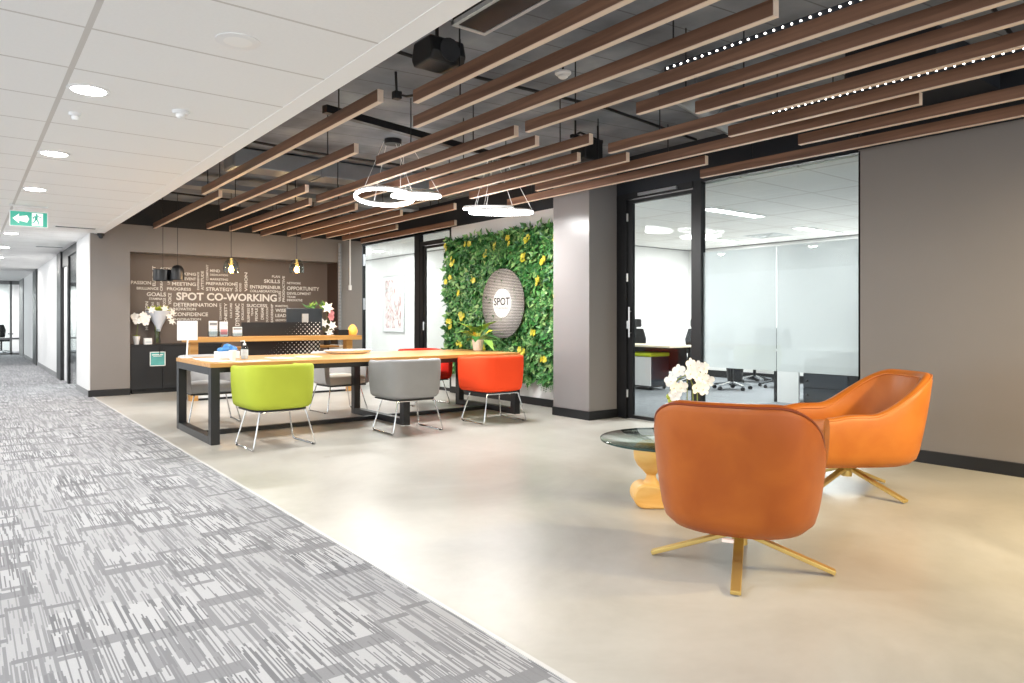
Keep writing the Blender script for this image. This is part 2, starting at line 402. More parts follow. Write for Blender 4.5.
# right wall, column, wall behind the living wall, bulkhead
struct(box(XW, XW+.12, -3, 3.0, 0, 2.62).build('wall_right', 'taupe'))
struct(box(XW-.018, XW, -3, 3.0, 0, .1).build('baseboard_right', 'black'))
struct(box(XW, XW+.14, -3, 13.3, 2.62, ZV).build('wall_right_upper', 'navy'))
struct(box(5.665, XW, 5.865, 6.49, 0, ZV).build('column', 'column', bevel=.004))
b = MB(); b.box(5.647, 5.665, 5.847, 6.49, 0, .1); b.box(5.665, XW, 5.847, 5.865, 0, .1); struct(b.build('baseboard_column', 'black'))
struct(box(XW, XW+.14, 5.77, 9.47, 0, 2.62).build('wall_green', 'white'))
struct(box(XW-.018, XW, 6.49, 9.47, 0, .1).build('baseboard_green', 'black'))
struct(box(XW-.004, XW, 5.77, 5.865, 0, 2.62).build('trim_4', 'black'))

# office behind the glass
struct(box(XW+.14, 12.1, 9.4, 9.5, 0, 2.6).build('wall_office_left', 'white'))
struct(box(11.95, 12.1, -3, 9.4, 0, 2.6).build('wall_office_back', 'white'))
struct(box(XW+.14, 12.1, -3, 9.5, 2.6, 2.65).build('ceiling_office', 'tile'))
struct(box(11.93, 11.95, -3, 9.4, 0, .14).build('baseboard_office', 'black'))
b = MB(); b.box(11.935, 11.95, -3, 9.4, 2.585, 2.6); b.box(XW+.14, 11.95, 9.385, 9.4, 2.585, 2.6); struct(b.build('trim_5', 'greytext'))
# meeting room behind the far glass
struct(box(7.72, 7.85, 9.5, 18, 0, 2.6).build('wall_meeting_back', 'white'))
struct(box(XW+.14, 7.85, 18, 18.1, 0, 2.6).build('wall_meeting_end', 'white'))
struct(box(XW, 7.85, 9.5, 18, 2.6, 2.65).build('ceiling_meeting', 'white'))
struct(box(7.705, 7.72, 9.5, 18, 2.58, 2.6).build('trim_6', 'greytext'))
struct(box(XW, XW+.14, 12.8, 18, 0, 2.6).build('wall_meeting_side', 'white'))

def frame(x0, x1, y0, y1, z0, z1): return box(x0, x1, y0, y1, z0, z1)
def window(n, parts_frame, panes, film=None, mf='black'):
    fb = MB()
    for q in parts_frame: fb.box(*q)
    w = fb.build('window_%d' % n, mf); struct(w)
    for q in panes: box(*q).build('pane', 'glass', w)
    for q in film or []: box(*q).build('frosted_film', 'frost', w)['label'] = 'frosted white privacy film'
    return w
# 1: big office glazing; 2: glazed meeting room side
window(1, [(XW, XW+.06, 2.985, 3.0, 0, 2.61), (XW, XW+.06, 3.0, 4.66, 2.6, 2.62), (XW, XW+.06, 3.0, 4.66, 0, .03), (XW-.01, XW+.07, 4.65, 4.75, 0, 2.62)],
       [(XW+.025, XW+.035, 3.0, 3.80, .03, 2.6), (XW+.025, XW+.035, 3.806, 4.65, .03, 2.6)],
       [(XW+.036, XW+.038, 3.0, 3.80, .66, 1.86), (XW+.036, XW+.038, 3.806, 4.65, .66, 1.86)])
window(2, [(XW, XW+.06, 12.62, 12.7, 0, 2.61), (XW, XW+.06, 10.6, 12.7, 2.59, 2.62), (XW, XW+.06, 10.6, 12.7, 0, .04), (XW-.01, XW+.07, 10.45, 10.62, 0, 2.62), (XW, XW+.06, 9.47, 10.45, 2.44, 2.47), (XW, XW+.06, 9.47, 10.45, 2.59, 2.62), (XW, XW+.06, 9.47, 9.52, 0, 2.62)],
       [(XW+.025, XW+.035, 11.46, 12.62, .04, 2.6), (XW+.025, XW+.035, 10.62, 11.45, .04, 2.6), (XW+.025, XW+.035, 9.52, 10.45, 2.47, 2.59)])
# doors
fb = MB(); fb.box(XW-.02, XW+.08, 5.70, 5.77, 0, 2.62); fb.box(XW-.02, XW+.08, 4.75, 5.70, 2.55, 2.62); d1 = struct(fb.build('door_1', 'black'))
lb = MB(); lb.box(XW+.005, XW+.045, 5.62, 5.69, .01, 2.54); lb.box(XW+.005, XW+.045, 4.76, 4.785, .01, 2.54); lb.box(XW+.005, XW+.045, 4.785, 5.62, 2.5, 2.54); lb.box(XW+.005, XW+.045, 4.785, 5.62, .01, .05); leafo = lb.build('door_leaf', 'black', d1)
box(XW+.02, XW+.03, 4.785, 5.62, .05, 2.5).build('pane', 'glass', leafo)
for z in (.25, 1.05, 1.6, 2.3): MB().tube([(XW-.005, 5.695, z), (XW-.005, 5.695, z+.09)], .012).build('hinge', 'silver', d1, True)
b = MB(); b.tube([(XW-.03, 5.645, .95), (XW-.03, 5.645, 1.3)], .01); b.tube([(XW-.03, 5.645, 1.0), (XW+.01, 5.645, 1.0)], .006); b.tube([(XW-.03, 5.645, 1.25), (XW+.01, 5.645, 1.25)], .006); b.build('door_handle', 'silver', d1, True)
b = MB().box(XW-.045, XW, 4.95, 5.5, 2.57, 2.6); b.build('door_closer', 'silver', d1)
fb = MB(); fb.box(XW, XW+.06, 10.36, 10.45, 0, 2.44); fb.box(XW, XW+.06, 9.52, 10.36, 2.40, 2.44); d2 = struct(fb.build('door_2', 'black'))
lb = MB(); lb.box(XW+.02, XW+.05, 10.3, 10.355, .01, 2.39); lb.box(XW+.02, XW+.05, 9.525, 10.3, .01, .06); lb.box(XW+.02, XW+.05, 9.525, 10.3, 2.35, 2.39); lf = lb.build('door_leaf', 'black', d2); box(XW+.03, XW+.04, 9.525, 10.3, .06, 2.35).build('pane', 'glass', lf); MB().tube([(XW-.03, 10.28, .98), (XW-.03, 10.28, 1.12)], .012).build('door_handle', 'silver', d2, True)
b = MB()
for z in (1.35, 2.2): b.box(XW-.005, XW+.005, 12.52, 12.6, z, z+.22)
h = b.build('glass_clamps', 'silver', bpy.data.objects['window_2'])

# corridor beyond
XR = 1.48
struct(box(XR-.002, 1.489, YB+.002, 13.72, 0, ZC).build('wall_corridor', 'white'))
struct(box(XR, XR+.1, 16.6, 21.6, 0, ZC).build('wall_corridor_middle', 'white'))
struct(box(XR, XR+.1, 22.8, 26.8, 0, ZC).build('wall_corridor_far', 'white'))
b = MB()
for y0, y1 in ((YB, 13.72), (16.6, 21.6), (22.8, 26.8)): b.box(XR-.012, XR, y0, y1, 0, .09)
struct(b.build('baseboard_corridor', 'greytext'))
window(3, [(XR, XR+.06, 13.72, 13.78, 0, ZC), (XR, XR+.06, 14.95, 15.05, 0, ZC), (XR, XR+.06, 13.78, 14.95, 2.3, ZC)], [(XR+.02, XR+.03, 13.78, 14.95, .02, 2.3)])
fb = MB(); fb.box(XR, XR+.08, 15.05, 15.15, 0, ZC); fb.box(XR-.03, XR+.08, 15.9, 16.6, 0, ZC); fb.box(XR, XR+.08, 15.15, 15.9, 2.15, ZC); d3 = struct(fb.build('door_3', 'black'))
box(XR+.03, XR+.06, 15.15, 15.9, .01, 2.15).build('door_leaf', 'white', d3)
fb = MB(); fb.box(XR-.03, XR+.08, 21.6, 22.8, 0, ZC); struct(fb.build('door_4', 'black'))
fb = MB(); fb.box(XR-.03, XR+.08, 26.8, 28.7, 0, ZC); struct(fb.build('door_5', 'greytext'))
window(4, [(-4.5, XR, 28.7, 28.78, 2.33, ZC), (-4.5, XR, 28.7, 28.78, 0, .06), (1.2, 1.26, 28.7, 28.78, 0, ZC), (-4.5, XR, 28.71, 28.77, .5, .56)], [(-4.5, 1.2, 28.73, 28.74, .06, 2.33)], mf='greytext')
struct(box(-4.5, 4.5, 31.5, 31.6, 0, 2.6).build('wall_corridor_end', 'white'))
struct(box(4.5, 4.6, 12.8, 31.5, 0, 2.6).build('wall_side_rooms', 'white'))
struct(box(1.59, 4.5, 12.85, 31.5, 2.5, 2.6).build('ceiling_side_rooms', 'white'))
struct(box(-4.5, 1.59, 29, 31.5, 2.5, 2.6).build('ceiling_corridor_end', 'white'))
struct(box(-4.5, 4.5, 30, 31.5, -.1, 0).build('floor_corridor_end', 'ctile'))
struct(box(1.53, 4.5, 18, 30, -.1, 0).build('floor_side_rooms', 'ctile'))

# ------------------------------------------------------------------ battens
BZ, BH, BW = 2.58, .082, .042
def yx(px, x): d = ray(px, 0); return x*d[1]/d[0]
XL = [2.138, 2.335, 2.634, 3.005, 3.373, 3.693, 4.0, 4.363, 4.708, 5.0, 5.38, 5.855]
NAM = ['first', 'second', 'third', 'fourth', 'fifth', 'sixth', 'seventh', 'eighth', 'ninth', 'tenth', 'eleventh', 'last']
FAR, MID, NEAR = 'over the reception end', 'over the long table', 'over the lounge end'
BAT = [(0,201.4,377.4,''),(1,146.6,218.5,FAR),(1,413,None,NEAR),(2,219.7,354,FAR),(2,413,None,NEAR),(3,206.4,305,FAR),(3,376,773,NEAR),
       (4,229,308.7,FAR),(4,316,514,MID),(4,525,None,NEAR),(5,252,535,FAR),(5,636,None,NEAR),(6,257,354.8,FAR),(6,429,589,MID),(6,695,None,NEAR),
       (7,287,577,FAR),(7,608,None,NEAR),(8,292,400,FAR),(8,469,626,MID),(8,728,None,NEAR),(9,326,453.6,FAR),(9,535,919,NEAR),
       (10,342,395.8,FAR),(10,507,705,MID),(10,798,None,NEAR),(11,357.5,454.4,FAR),(11,700,None,NEAR)]
for (k, far, near, where) in BAT:
    x = XL[k]; y1 = min(yx(far, x), YB-.03); y0 = yx(near, x) if near else .6
    L = y1-y0
    lab = 'walnut ceiling batten, %s row from the white ceiling edge%s' % (NAM[k], ', ' + where if where else ', the outermost')
    t = thing('ceiling_batten', lab, 'ceiling batten', (x, y0, BZ), 0, 'walnut battens under the dark ceiling')
    box(0, BW, 0, L, .004, BH).build('batten_body', 'walnut', t)
    e = MB(); e.box(.002, BW-.002, .0, L, 0, .004); e.box(0, BW, -.004, 0, 0, BH); e.build('edge_strip', 'paleedge', t)['label'] = 'pale batten edge strip'  # underside and near end coloured paler than the walnut sides
    for fy in (.15, .85):
        MB().tube([(BW/2, L*fy, BH), (BW/2, L*fy, ZV-BZ-.001)], .005, 6).build('suspension_rod', 'black', t)
    led = {(3+1, None): 664, (8, None): 770}.get((k, near)) if near is None else None
    if led:
        ys = yx(led, x)-y0 if near is None else L
        ya = 0
        h = box(.004, BW-.004, ya, ys, BH+.001, BH+.03).build('led_strip', 'navy', t); h['label'] = 'dark strip with a row of small white lights'
        n = int((ys-ya)/.05); first = MB().ball((0, 0, 0), .006, 6).build('light_bead', 'bead', h, True, loc=(.002, ya+.5*(ys-ya)/n, BH+.016))
        for i in range(1, n):
            c = first.copy(); C.objects.link(c); c.parent = h; c.location = (.002, ya+(i+.5)*(ys-ya)/n, BH+.016)

# ------------------------------------------------------------------ services in the ceiling void
def pt(px, py, z): return Vector(atZ(px, py, z))
DZ = 2.80
d0 = atZ(452, 25, DZ); d1_ = atZ(482, 36, DZ); DW = d1_[0]-d0[0]
t = thing('air_conditioning_duct', 'black wrapped air duct with silver taped seams beside the white ceiling edge', 'air duct', (d0[0], d0[1], DZ))
box(0, DW, -1.5, 0, .0, .249).build('duct_body', 'blackpl', t, bevel=.01)
b = MB(); b.box(-.004, DW+.004, -.025, .004, -.004, .02); b.box(-.004, DW+.004, -.62, -.59, -.004, .02); b.box(-.004, .02, -1.5, 0, -.005, .02); b.box(DW-.02, DW+.004, -1.5, 0, -.005, .02)
b.build('silver_tape', plain('crinkled foil tape', '#cfd1d3', .4, .3, var=.3, scale=30), t)['label'] = 'crinkled silver tape along the seams'
sp_ = atZ(452, 52, 2.74)
t = thing('loudspeaker', 'black ceiling loudspeaker hanging at the end of the black air duct', 'loudspeaker', (sp_[0], sp_[1]+.15, 2.74))
b = MB(); b.prism([(-.1,-.05),(.1,-.05),(.13,.0),(.1,.1),(-.1,.1),(-.13,.0)], -.12, .12, 'yz'); b.build('speaker_body', 'blackpl', t, bevel=.015)
MB().lathe([(.07,-.008),(.07,.0),(.05,.004)], (0,-.125,.02), 16, 'y').build('speaker_grille', 'mesh', t, True)
MB().tube([(0,.02,.1),(0,.02,ZV-2.74-.001)], .012).build('bracket', 'black', t)
t = thing('loudspeaker', 'black loudspeaker box hanging above the column between batten runs', 'loudspeaker', (4.75, 4.95, 2.68))
box(-.12,.12,-.1,.1,0,.2).build('speaker_body', 'blackpl', t, bevel=.012); b = MB(); b.box(-.2,.2,-.02,.02,.2,.23); b.tube([(-.15,0,.23),(-.15,0,.369)], .01); b.tube([(.15,0,.23),(.15,0,.369)], .01); b.build('bracket', 'black', t)
b = MB(); b.tube([(-.1,.05,.25),(0,.1,.3),(.15,.1,.28),(.25,.05,.24),(.2,.0,.2)], .012, 6); b.build('cable', 'black', t, True)
def detector(x, y, z, label, group=None, r=.05):
    t = thing('smoke_detector', label, 'smoke detector', (x, y, z), 0, group)
    MB().lathe([(r,0),(r,-.012),(r*.85,-.02)], n=20).build('base_plate', 'whitepl', t, True)
    MB().lathe([(r*.6,-.02),(r*.62,-.035),(r*.4,-.045)], n=16).build('sensor_head', 'whitepl', t, True)
    return t
detector(*pt(563, 75, 2.93), 'white smoke detector hanging between battens in the dark ceiling', r=.06)
bpy.data.objects['smoke_detector'].location.z = 2.95
o = MB().tube([(0,0,.0),(0,0,ZV-2.95-.001)], .008, 6).build('drop_rod', 'black', bpy.data.objects['smoke_detector'])
detector(*pt(181, 111, ZC), 'white smoke detector on the tile beside the ceiling edge')
detector(*pt(75, 113, ZC), 'small pale detector just beyond the first ceiling downlight', r=.035)
t = thing('ceiling_speaker', 'round flush white ceiling speaker in the nearest tiles', 'ceiling speaker', (1.009, 3.386, ZC))
MB().lathe([(.1,0),(.1,-.004),(.092,-.006)], n=28).build('rim', 'whitepl', t, True); MB().lathe([(.09,-.004),(.05,-.007)], n=28).build('speaker_grille', 'plaster', t, True)
# beams, trays, pipes, conduit of the void: each a thing of its own
tag(MB().bar((2.2, 5.2, 2.78), (4.6, 5.75, 2.78), .06, .06).build('support_rail', 'black'), 'black steel rail slung across above the battens', 'rail')
t = thing('cable_tray', 'dark cable tray crossing the void near the reception wall', 'cable tray', (2.0, 9.6, 2.86)); box(0, 3.6, 0, .25, 0, .02).build('tray_base', 'duct', t); b = MB(); b.box(0,3.6,-.01,0,0,.07); b.box(0,3.6,.25,.26,0,.07); b.build('tray_side', 'duct', t)
t = thing('ventilation_duct', 'long pale rectangular duct above the battens at the far end', 'air duct', (2.3, 7.9, 2.83)); box(0, 3.0, 0, .35, 0, .2).build('duct_body', 'duct', t, bevel=.01)
for x in (.02, 1.0, 2.0, 2.95): box(x, x+.03, -.012, .362, -.012, .2).build('flange', 'duct', t)
for i, (y, z, lab) in enumerate(((1.4, 2.98, 'over the lounge end'), (4.25, 2.99, 'beside the black loudspeakers'), (7.3, 2.98, 'over the ring lights'), (10.9, 2.97, 'near the reception wall'))):
    tag(MB().tube([(1.9, y, z), (3.0, y+.15, z), (4.4, y+.1, z), (5.9, y+.3, z)], .014, 8).build('conduit_pipe', 'black', None, True), 'thin black conduit across the dark ceiling ' + lab, 'conduit')
t = thing('round_duct', 'round grey ventilation pipe above the battens at right', 'air duct', (4.0, 3.3, 2.86)); MB().tube([(0,0,0),(1.3,.35,0)], .12, 20).build('duct_body', 'duct', t, True); 
for k in (.1, .5, .9): MB().tube([(1.3*k,.35*k,0),(1.3*k+.03,.35*k+.01,0)], .127, 20).build('clamp_ring', 'duct', t, True)
tag(box(4.9, 6.0, 1.9, 2.5, 2.84, 3.04).build('duct_box', 'navy', None, bevel=.01), 'dark boxed bulkhead duct against the right wall', 'air duct')
t = thing('junction_cable', 'looping black cable with plug box above the ring light', 'cable', (2.66, 4.72, 2.88))
MB().tube([(-.05,.1,.168),(-.04,.1,.0),(.0,.02,-.03),(.15,-.1,.0),(.2,-.12,.04),(.26,-.2,.1),(.3,-.3,.168)], .01, 6).build('cable', 'black', t, True); MB().box(-.07,-.01,.07,.13,-.04,.02).build('plug_box', 'blackpl', t, bevel=.006); MB().ball((.2,-.12,.04), .035).build('connector', 'blackpl', t, True)
t = thing('spotlight', 'small black ceiling spotlight behind the battens at far right', 'spotlight', (6.0, 2.95, 2.72)); MB().tube([(-.06,0,-.02),(.06,0,.07)], .035, 16).build('lamp_head', 'blackpl', t, True); MB().tube([(0,0,.06),(0,0,ZV-2.72-.001)], .008).build('stem', 'black', t)

# ------------------------------------------------------------------ white ceiling fittings
def area(name, loc, size, energy, col=(1,1,1), rot=(0,0,0), shape='DISK', sy=None, spread=None):
    l = bpy.data.lights.new(name, 'AREA'); l.shape = shape; l.size = size; l.energy = energy; l.color = col
    if sy: l.size_y = sy
    if spread: l.spread = spread
    o = bpy.data.objects.new(name, l); C.objects.link(o); o.location = loc; o.rotation_euler = rot; return o
ords = ['nearest', 'second', 'third', 'fourth', 'fifth', 'sixth', 'seventh', 'eighth']
dl = None
for i, y in enumerate((4.62, 6.55, 8.45, 10.7, 12.95, 15.48, 18.0, 21.0)):
    lab = 'round recessed downlight glowing in the white ceiling, %s along the corridor' % ords[i]
    if dl is None:
        dl = thing('downlight', lab, 'downlight', (.557, y, ZC), 0, 'corridor downlights')
        MB().lathe([(.11,0),(.11,-.004),(.095,-.006)], n=28).build('trim_ring', 'whitepl', dl, True); MB().lathe([(.092,-.004),(.084,-.008)], n=28).build('lens', 'downl', dl, True)
    else: dup(dl, (.557, y, ZC), 0, lab)
    area('downlight lamp', (.557, y, ZC-.02), .13, 20, (1, .97, .93))
for y in (.8, 2.7): area('downlight lamp', (.557, y, ZC-.02), .13, 20, (1, .97, .93))
for i, (x0, x1, y) in enumerate(((.98, 1.5, 11.6), (.98, 1.42, 14.97))):
    t = thing('air_vent', ('slot air vent in the white ceiling beside the grey wall corner', 'slot air vent in the corridor ceiling past the grey wall')[i], 'air vent', (x0, y, ZC), 0, 'ceiling slot vents')
    b = MB(); b.box(0,x1-x0,-.09,-.07,-.006,0); b.box(0,x1-x0,.07,.09,-.006,0); b.box(0,.02,-.07,.07,-.006,0); b.box(x1-x0-.02,x1-x0,-.07,.07,-.006,0); b.build('vent_frame', 'whitepl', t)
    b = MB()
    for k in range(5): b.box(.02,x1-x0-.02,-.065+k*.028,-.05+k*.028,-.004,0)
    b.build('slats', 'blackpl', t)
# exit sign (green, arrow and running figure)
t = thing('exit_sign', 'green and white exit sign with arrow and running figure hanging from the white ceiling', 'exit sign', (.40, 9.7, 2.205))
box(0, .365, 0, .03, 0, .18).build('sign_case', 'whitepl', t, bevel=.004)
box(.01, .355, -.002, 0, .01, .17).build('sign_face', 'exitg', t)
b = MB()
b.prism([(.03,.09),(.09,.145),(.09,.115),(.165,.13),(.185,.09),(.165,.05),(.09,.065),(.09,.035)], -.004, -.002, 'xz')
b.box(.21, .315, -.004, -.002, .018, .162); b.build('arrow_symbol', 'exitw', t)
b = MB(); b.lathe([(.011,-.006),(.011,-.004)], (.255,0,.142), 12, 'y')
for q in ([(.235,.128),(.268,.132),(.262,.085),(.24,.085)], [(.24,.09),(.255,.09),(.236,.055),(.215,.04),(.21,.05),(.225,.06)], [(.25,.09),(.264,.09),(.278,.06),(.272,.03),(.262,.032),(.266,.058)], [(.235,.128),(.215,.11),(.222,.088),(.23,.09),(.225,.106),(.242,.118)], [(.262,.13),(.29,.11),(.303,.118),(.3,.126),(.29,.12),(.27,.134)]): b.prism(q, -.006, -.004, 'xz')
b.build('running_figure', 'exitg', t)
b = MB(); b.box(.0,.365,.005,.025,ZC-2.205-.02,ZC-2.205-.001); b.tube([(.04,.015,.18),(.04,.015,ZC-2.205-.02)], .004); b.tube([(.325,.015,.18),(.325,.015,ZC-2.205-.02)], .004); b.build('mounting_bar', 'whitepl', t)
t = thing('security_camera', 'small black dome camera high on the grey wall corner', 'security camera', (1.62, YB-.06, 2.449)); MB().lathe([(.05,0),(.05,-.03),(.042,-.04)], n=20).build('ceiling_mount', 'blackpl', t, True); MB().ball((0,0,-.045), .035, 14).build('dome', 'screen', t, True)

# ------------------------------------------------------------------ ring pendants
def ring(mb, c, r, tilt, dirn, tube=.018, n=56):
    ax = Vector((math.cos(dirn), math.sin(dirn), 0)); e2 = Vector((0,0,1)).cross(ax); e2 = (e2*math.cos(tilt) + Vector((0,0,1))*math.sin(tilt))
    pts = [Vector(c) + (ax*math.cos(2*PI*k/n) + e2*math.sin(2*PI*k/n))*r for k in range(n)]
    return pts
def ring_pendant(loc, rings, label, zc):
    t = thing('ring_pendant', label, 'pendant light', loc, 0, 'white ring pendants over the long table')
    for (c, r, tilt, dr) in rings:
        pts = ring(None, c, r, tilt, dr)
        p = MB().tube([q+Vector((0,0,.012)) for q in pts], .014, 8, True).build('ring_body', 'whitepl', t, True)
        MB().tube([q-Vector((0,0,.008)) for q in pts], .016, 8, True).build('light_ring', 'led', p, True)
        cb = MB()
        for k in (0, 19, 37): cb.tube([pts[k]+Vector((0,0,.02)), Vector((c[0]*.5, c[1]*.5, ZV-loc[2]-.05)) + (pts[k]-Vector(c))*.25], .003, 5)
        cb.build('suspension_cable', 'whitepl', t)
    MB().lathe([(.09,ZV-loc[2]-.05),(.09,ZV-loc[2]-.001)], n=20).build('ceiling_canopy', 'blackpl', t, True)
    return t
dR = math.atan2(-SN, CS)   # picture-right direction on plan
ring_pendant((3.57, 6.65, 2.44), [((-.09,.02,-.0), .30, R(-7), dR), ((.22,-.10,.03), .25, R(5), dR)], 'pair of glowing white rings over the middle of the long table', 2.44)
ring_pendant((4.85, 6.6, 2.42), [((-.04,.05,.03), .28, R(11), dR), ((.06,-.06,-.02), .36, R(5), dR)], 'pair of glowing white rings nearer the living green wall', 2.42)

# ------------------------------------------------------------------ mural lettering
YM = YB+.45-.002
K = (FPX)
def mural(mb, s, x0, x1, y, cap, bold=.02, vert=False):
    if not vert:
        a = atY(x0, y+cap/2, YM); c = atY(x1, y+cap/2, YM); top = atY(x0, y-cap/2, YM)
        put_text(mb, s, (a[0], YM, (a[2]+c[2])/2), (1,0,0), (0,0,1), c[0]-a[0], top[2]-a[2], bold)
    else:   # x0 = column centre, width cap; y = (top, bottom); reads upwards
        a = atY(x0+cap/2, y[1], YM); l = atY(x0-cap/2, y[1], YM); tp = atY(x0, y[0], YM)
        put_text(mb, s, (a[0], YM, a[2]), (0,0,1), (-1,0,0), tp[2]-a[2], a[0]-l[0], bold)
mb = MB(); mural(mb, 'SPOT CO-WORKING', 176.3, 276.8, 297, 8.0, .03)
tag(mb.build('wall_lettering', 'letter'), 'large white words SPOT CO-WORKING across the middle of the brown reception wall', 'lettering')
t = thing('word_cloud', 'small white words set around the large lettering on the brown reception wall', 'lettering')
for w in (('PASSION',131,151,282.6,3.5),('BRILLIANCE',136.7,158.4,288.4,2.7),('GOALS',146.7,166,294.3,4),('STAMINA',149,162.5,298.8,2.2),('DETERMINATION',173.6,217,304.8,3.8),('INNOVATION',169.5,196,309,2.8),('CONFIDENCE',173.6,208,314.3,3.9),('INSPIRATION',173.6,201,319.2,2.3),('LEAD',175,186,323,2.2),
          ('MEETING',172,196,284,3.5),('PROGRESS',167,191,289,3),('WORKING',170,196,273.8,3),('EVENT',184.5,196,278.9,2.7),('ACTION',160,175,268.5,2),('PREPARATION',206,235,283.8,3.1),('STRATEGY',206,233,289.3,3.6),('MIND',210,220,270.8,2.9),('DEDICATION',210,228,275,2),('MARKETING',210,228,279.4,2.2),
          ('SKILLS',264,280,281.3,3.6),('PLAN',272,280,276.6,2.4),('ENTREPRENEUR',250,280.6,287.2,3.3),('COLLABORATION',250,277.7,291.2,2.5),('NETWORK',287,301,283.2,2.2),('OPPORTUNITY',287,319.3,288.6,3.8),('DEVELOPMENT',287,311,293.6,2.7),('TEAM',287,295.3,297,2),('INNOVATIVE',287,302.4,300.2,2.5),
          ('SUCCESS',246.7,267.3,305.6,3.2),('MARKETING',275.4,288,306,2),('WISE',275.4,286.2,310.4,3.4),('LEAD',275.4,286.2,315.5,3.2),('GROWTH',275.4,286.2,320.2,2)):
    mb = MB(); mural(mb, *w); mb.build('word', 'letter', t)
for w in (('ELEMENT',154,(266,286),3.2),('CREATIVE',161.4,(271,291),2.5),('UNITY',168.8,(275,284.5),2.6),('VOICE',169.8,(293,304.5),3.4),('EXPERIENCE',198.2,(272,290),2),('ATTITUDE',202.4,(271,290),2.8),('COMPANY',207.2,(264.6,280.5),2.4),('MOTIVATION',146.7,(301.5,330),3.2),('IDEAS',152.6,(302,309),2.4),('TRUST',158.3,(302,309),2.6),('FOCUS',164.4,(298,305.5),3),
          ('COMMUNITY',220.5,(303,320),2),('HONESTY',225.7,(303,327),3),('CULTURE',231,(303,318),2.2),('DYNAMIC',237.4,(303.5,326),4.4),('EXCELLENCE',242.6,(303.5,320),2.2),('SALES',236.4,(282,291.6),2.4),('GOOD',240.3,(283,291.6),2.2),('VISION',246,(272.5,291.6),3),('BUSINESS',248.4,(308,323),2.6),('TEAM',252.2,(308,316),2),('PEOPLE',256.4,(308,321),2.6),('DREAM',262.3,(308,319.5),3),('EDUCATION',267.2,(307.5,324),2.2),('LEADERSHIP',272,(304,324),2.3),('VALUES',279.7,(291,301.8),2.6),('PRODUCTIVE',283.6,(276,301.8),2.4)):
    mb = MB(); mural(mb, w[0], w[1], None, w[2], w[3], .02, True); mb.build('word', 'letter', t)

# ------------------------------------------------------------------ reception
YD = 10.55
t = thing('reception_counter', 'honey oak raised reception counter with oak posts behind the long table', 'reception counter', (2.47, YD, 0))
box(0, 2.63, 0, .38, .835, .905).build('countertop', 'oak', t, bevel=.003)
for x in (.06, 2.42): box(x, x+.1, .12, .26, 0, .835).build('support_post', 'oak', t)
box(.16, 2.42, .16, .2, .0, .4).build('front_panel', 'whitepl', t); box(.16, 2.42, .15, .16, 0, .03).build('kickboard', 'black', t)
box(.74, 2.42, .405, 1.0, .70, .73).build('worktop', 'oak', t); box(2.5, 2.56, .3, 1.0, 0, .73).build('side_panel', 'whitepl', t); 
o = box(0, 1.24, 0, .015, -.4, .25).build('privacy_screen', 'deskdots', None, loc=(3.21, YD+.39, .86)); tag(o, 'black reception screen panel punched with white dots behind the counter', 'screen panel'); o.location = (3.31, YD+.385, .9)
# move screen to rest on the counter worktop: it stands from worktop level up
me = o.data
for v in me.vertices: v.co.z = (.42-.9) if v.co.z < 0 else .215
t = thing('computer_monitor', 'dark computer monitor seen from behind on the reception desk', 'monitor', (4.40, 11.2, .732))
box(-.3, .3, 0, .035, .25, .61).build('screen_back', 'screen', t, bevel=.01); b = MB(); b.box(-.05,.05,-.03,0,.33,.52); b.build('stand_mount', plain('grey monitor plastic', '#a9abac', .5), t); b = MB(); b.box(-.03,.03,-.03,-.005,.01,.35); b.box(-.13,.13,-.1,.1,0,.012); b.build('stand', 'silver', t)
t = thing('desk_phone', 'black desk phone at the right end of the oak counter', 'phone', (4.83, YD+.2, .906)); b = MB(); b.prism([(-.1,0),(.1,0),(.1,.03),(-.1,.09)], -.09, .09, 'yz'); b.build('phone_body', 'blackpl', t, bevel=.006); MB().tube([(-.07,-.09,.06),(-.07,-.05,.085),(-.07,.05,.105),(-.07,.09,.1)], .02).build('handset', 'blackpl', t, True); box(-.02,.07,-.06,.0,.055,.075).build('display', 'silver', t)
t = thing('stone_lamp', 'orange glowing egg shaped stone lamp on the counter end', 'lamp', (5.02, YD+.18, .906)); MB().lathe([(.05,.0),(.075,.03),(.08,.07),(.065,.12),(.035,.16),(.008,.175)], n=14).build('glowing_stone', 'salt', t, True); MB().lathe([(.055,0),(.055,.015)], n=14).build('base', 'oakend', t)
def holder(x, y, z, w, h, label, m='papery', d=.07):
    t = thing('brochure_holder', label, 'brochure holder', (x, y, z), 0, 'brochure holders on the oak counter')
    b = MB(); b.box(-w/2,w/2,d-.004,d,0,h*.8); b.box(-w/2,w/2,0,.004,0,h*.35); b.box(-w/2,w/2,0,d,0,.004); b.box(-w/2,-w/2+.003,0,d,0,h*.35); b.box(w/2-.003,w/2,0,d,0,h*.35); b.build('holder', 'clearp', t)
    box(-w/2+.006,w/2-.006,.02,.05,.006,h).build('brochures', 'paper', t); box(-w/2+.012,w/2-.012,.018,.02,h*.15,h*.5).build('cover_print', m, t); box(-w/2+.012,w/2-.012,.018,.02,h*.72,h*.9).build('cover_title', 'greytext' if m == 'papery' else 'papery', t)
holder(2.84, YD+.12, .906, .125, .23, 'clear holder of white brochures, leftmost on the oak counter')
holder(2.98, YD+.1, .906, .12, .22, 'clear holder of brochures with pink heading beside the leftmost holder', 'pink')
holder(3.18, YD+.12, .906, .14, .14, 'short holder of pale cards beside the black dotted screen', 'papery')
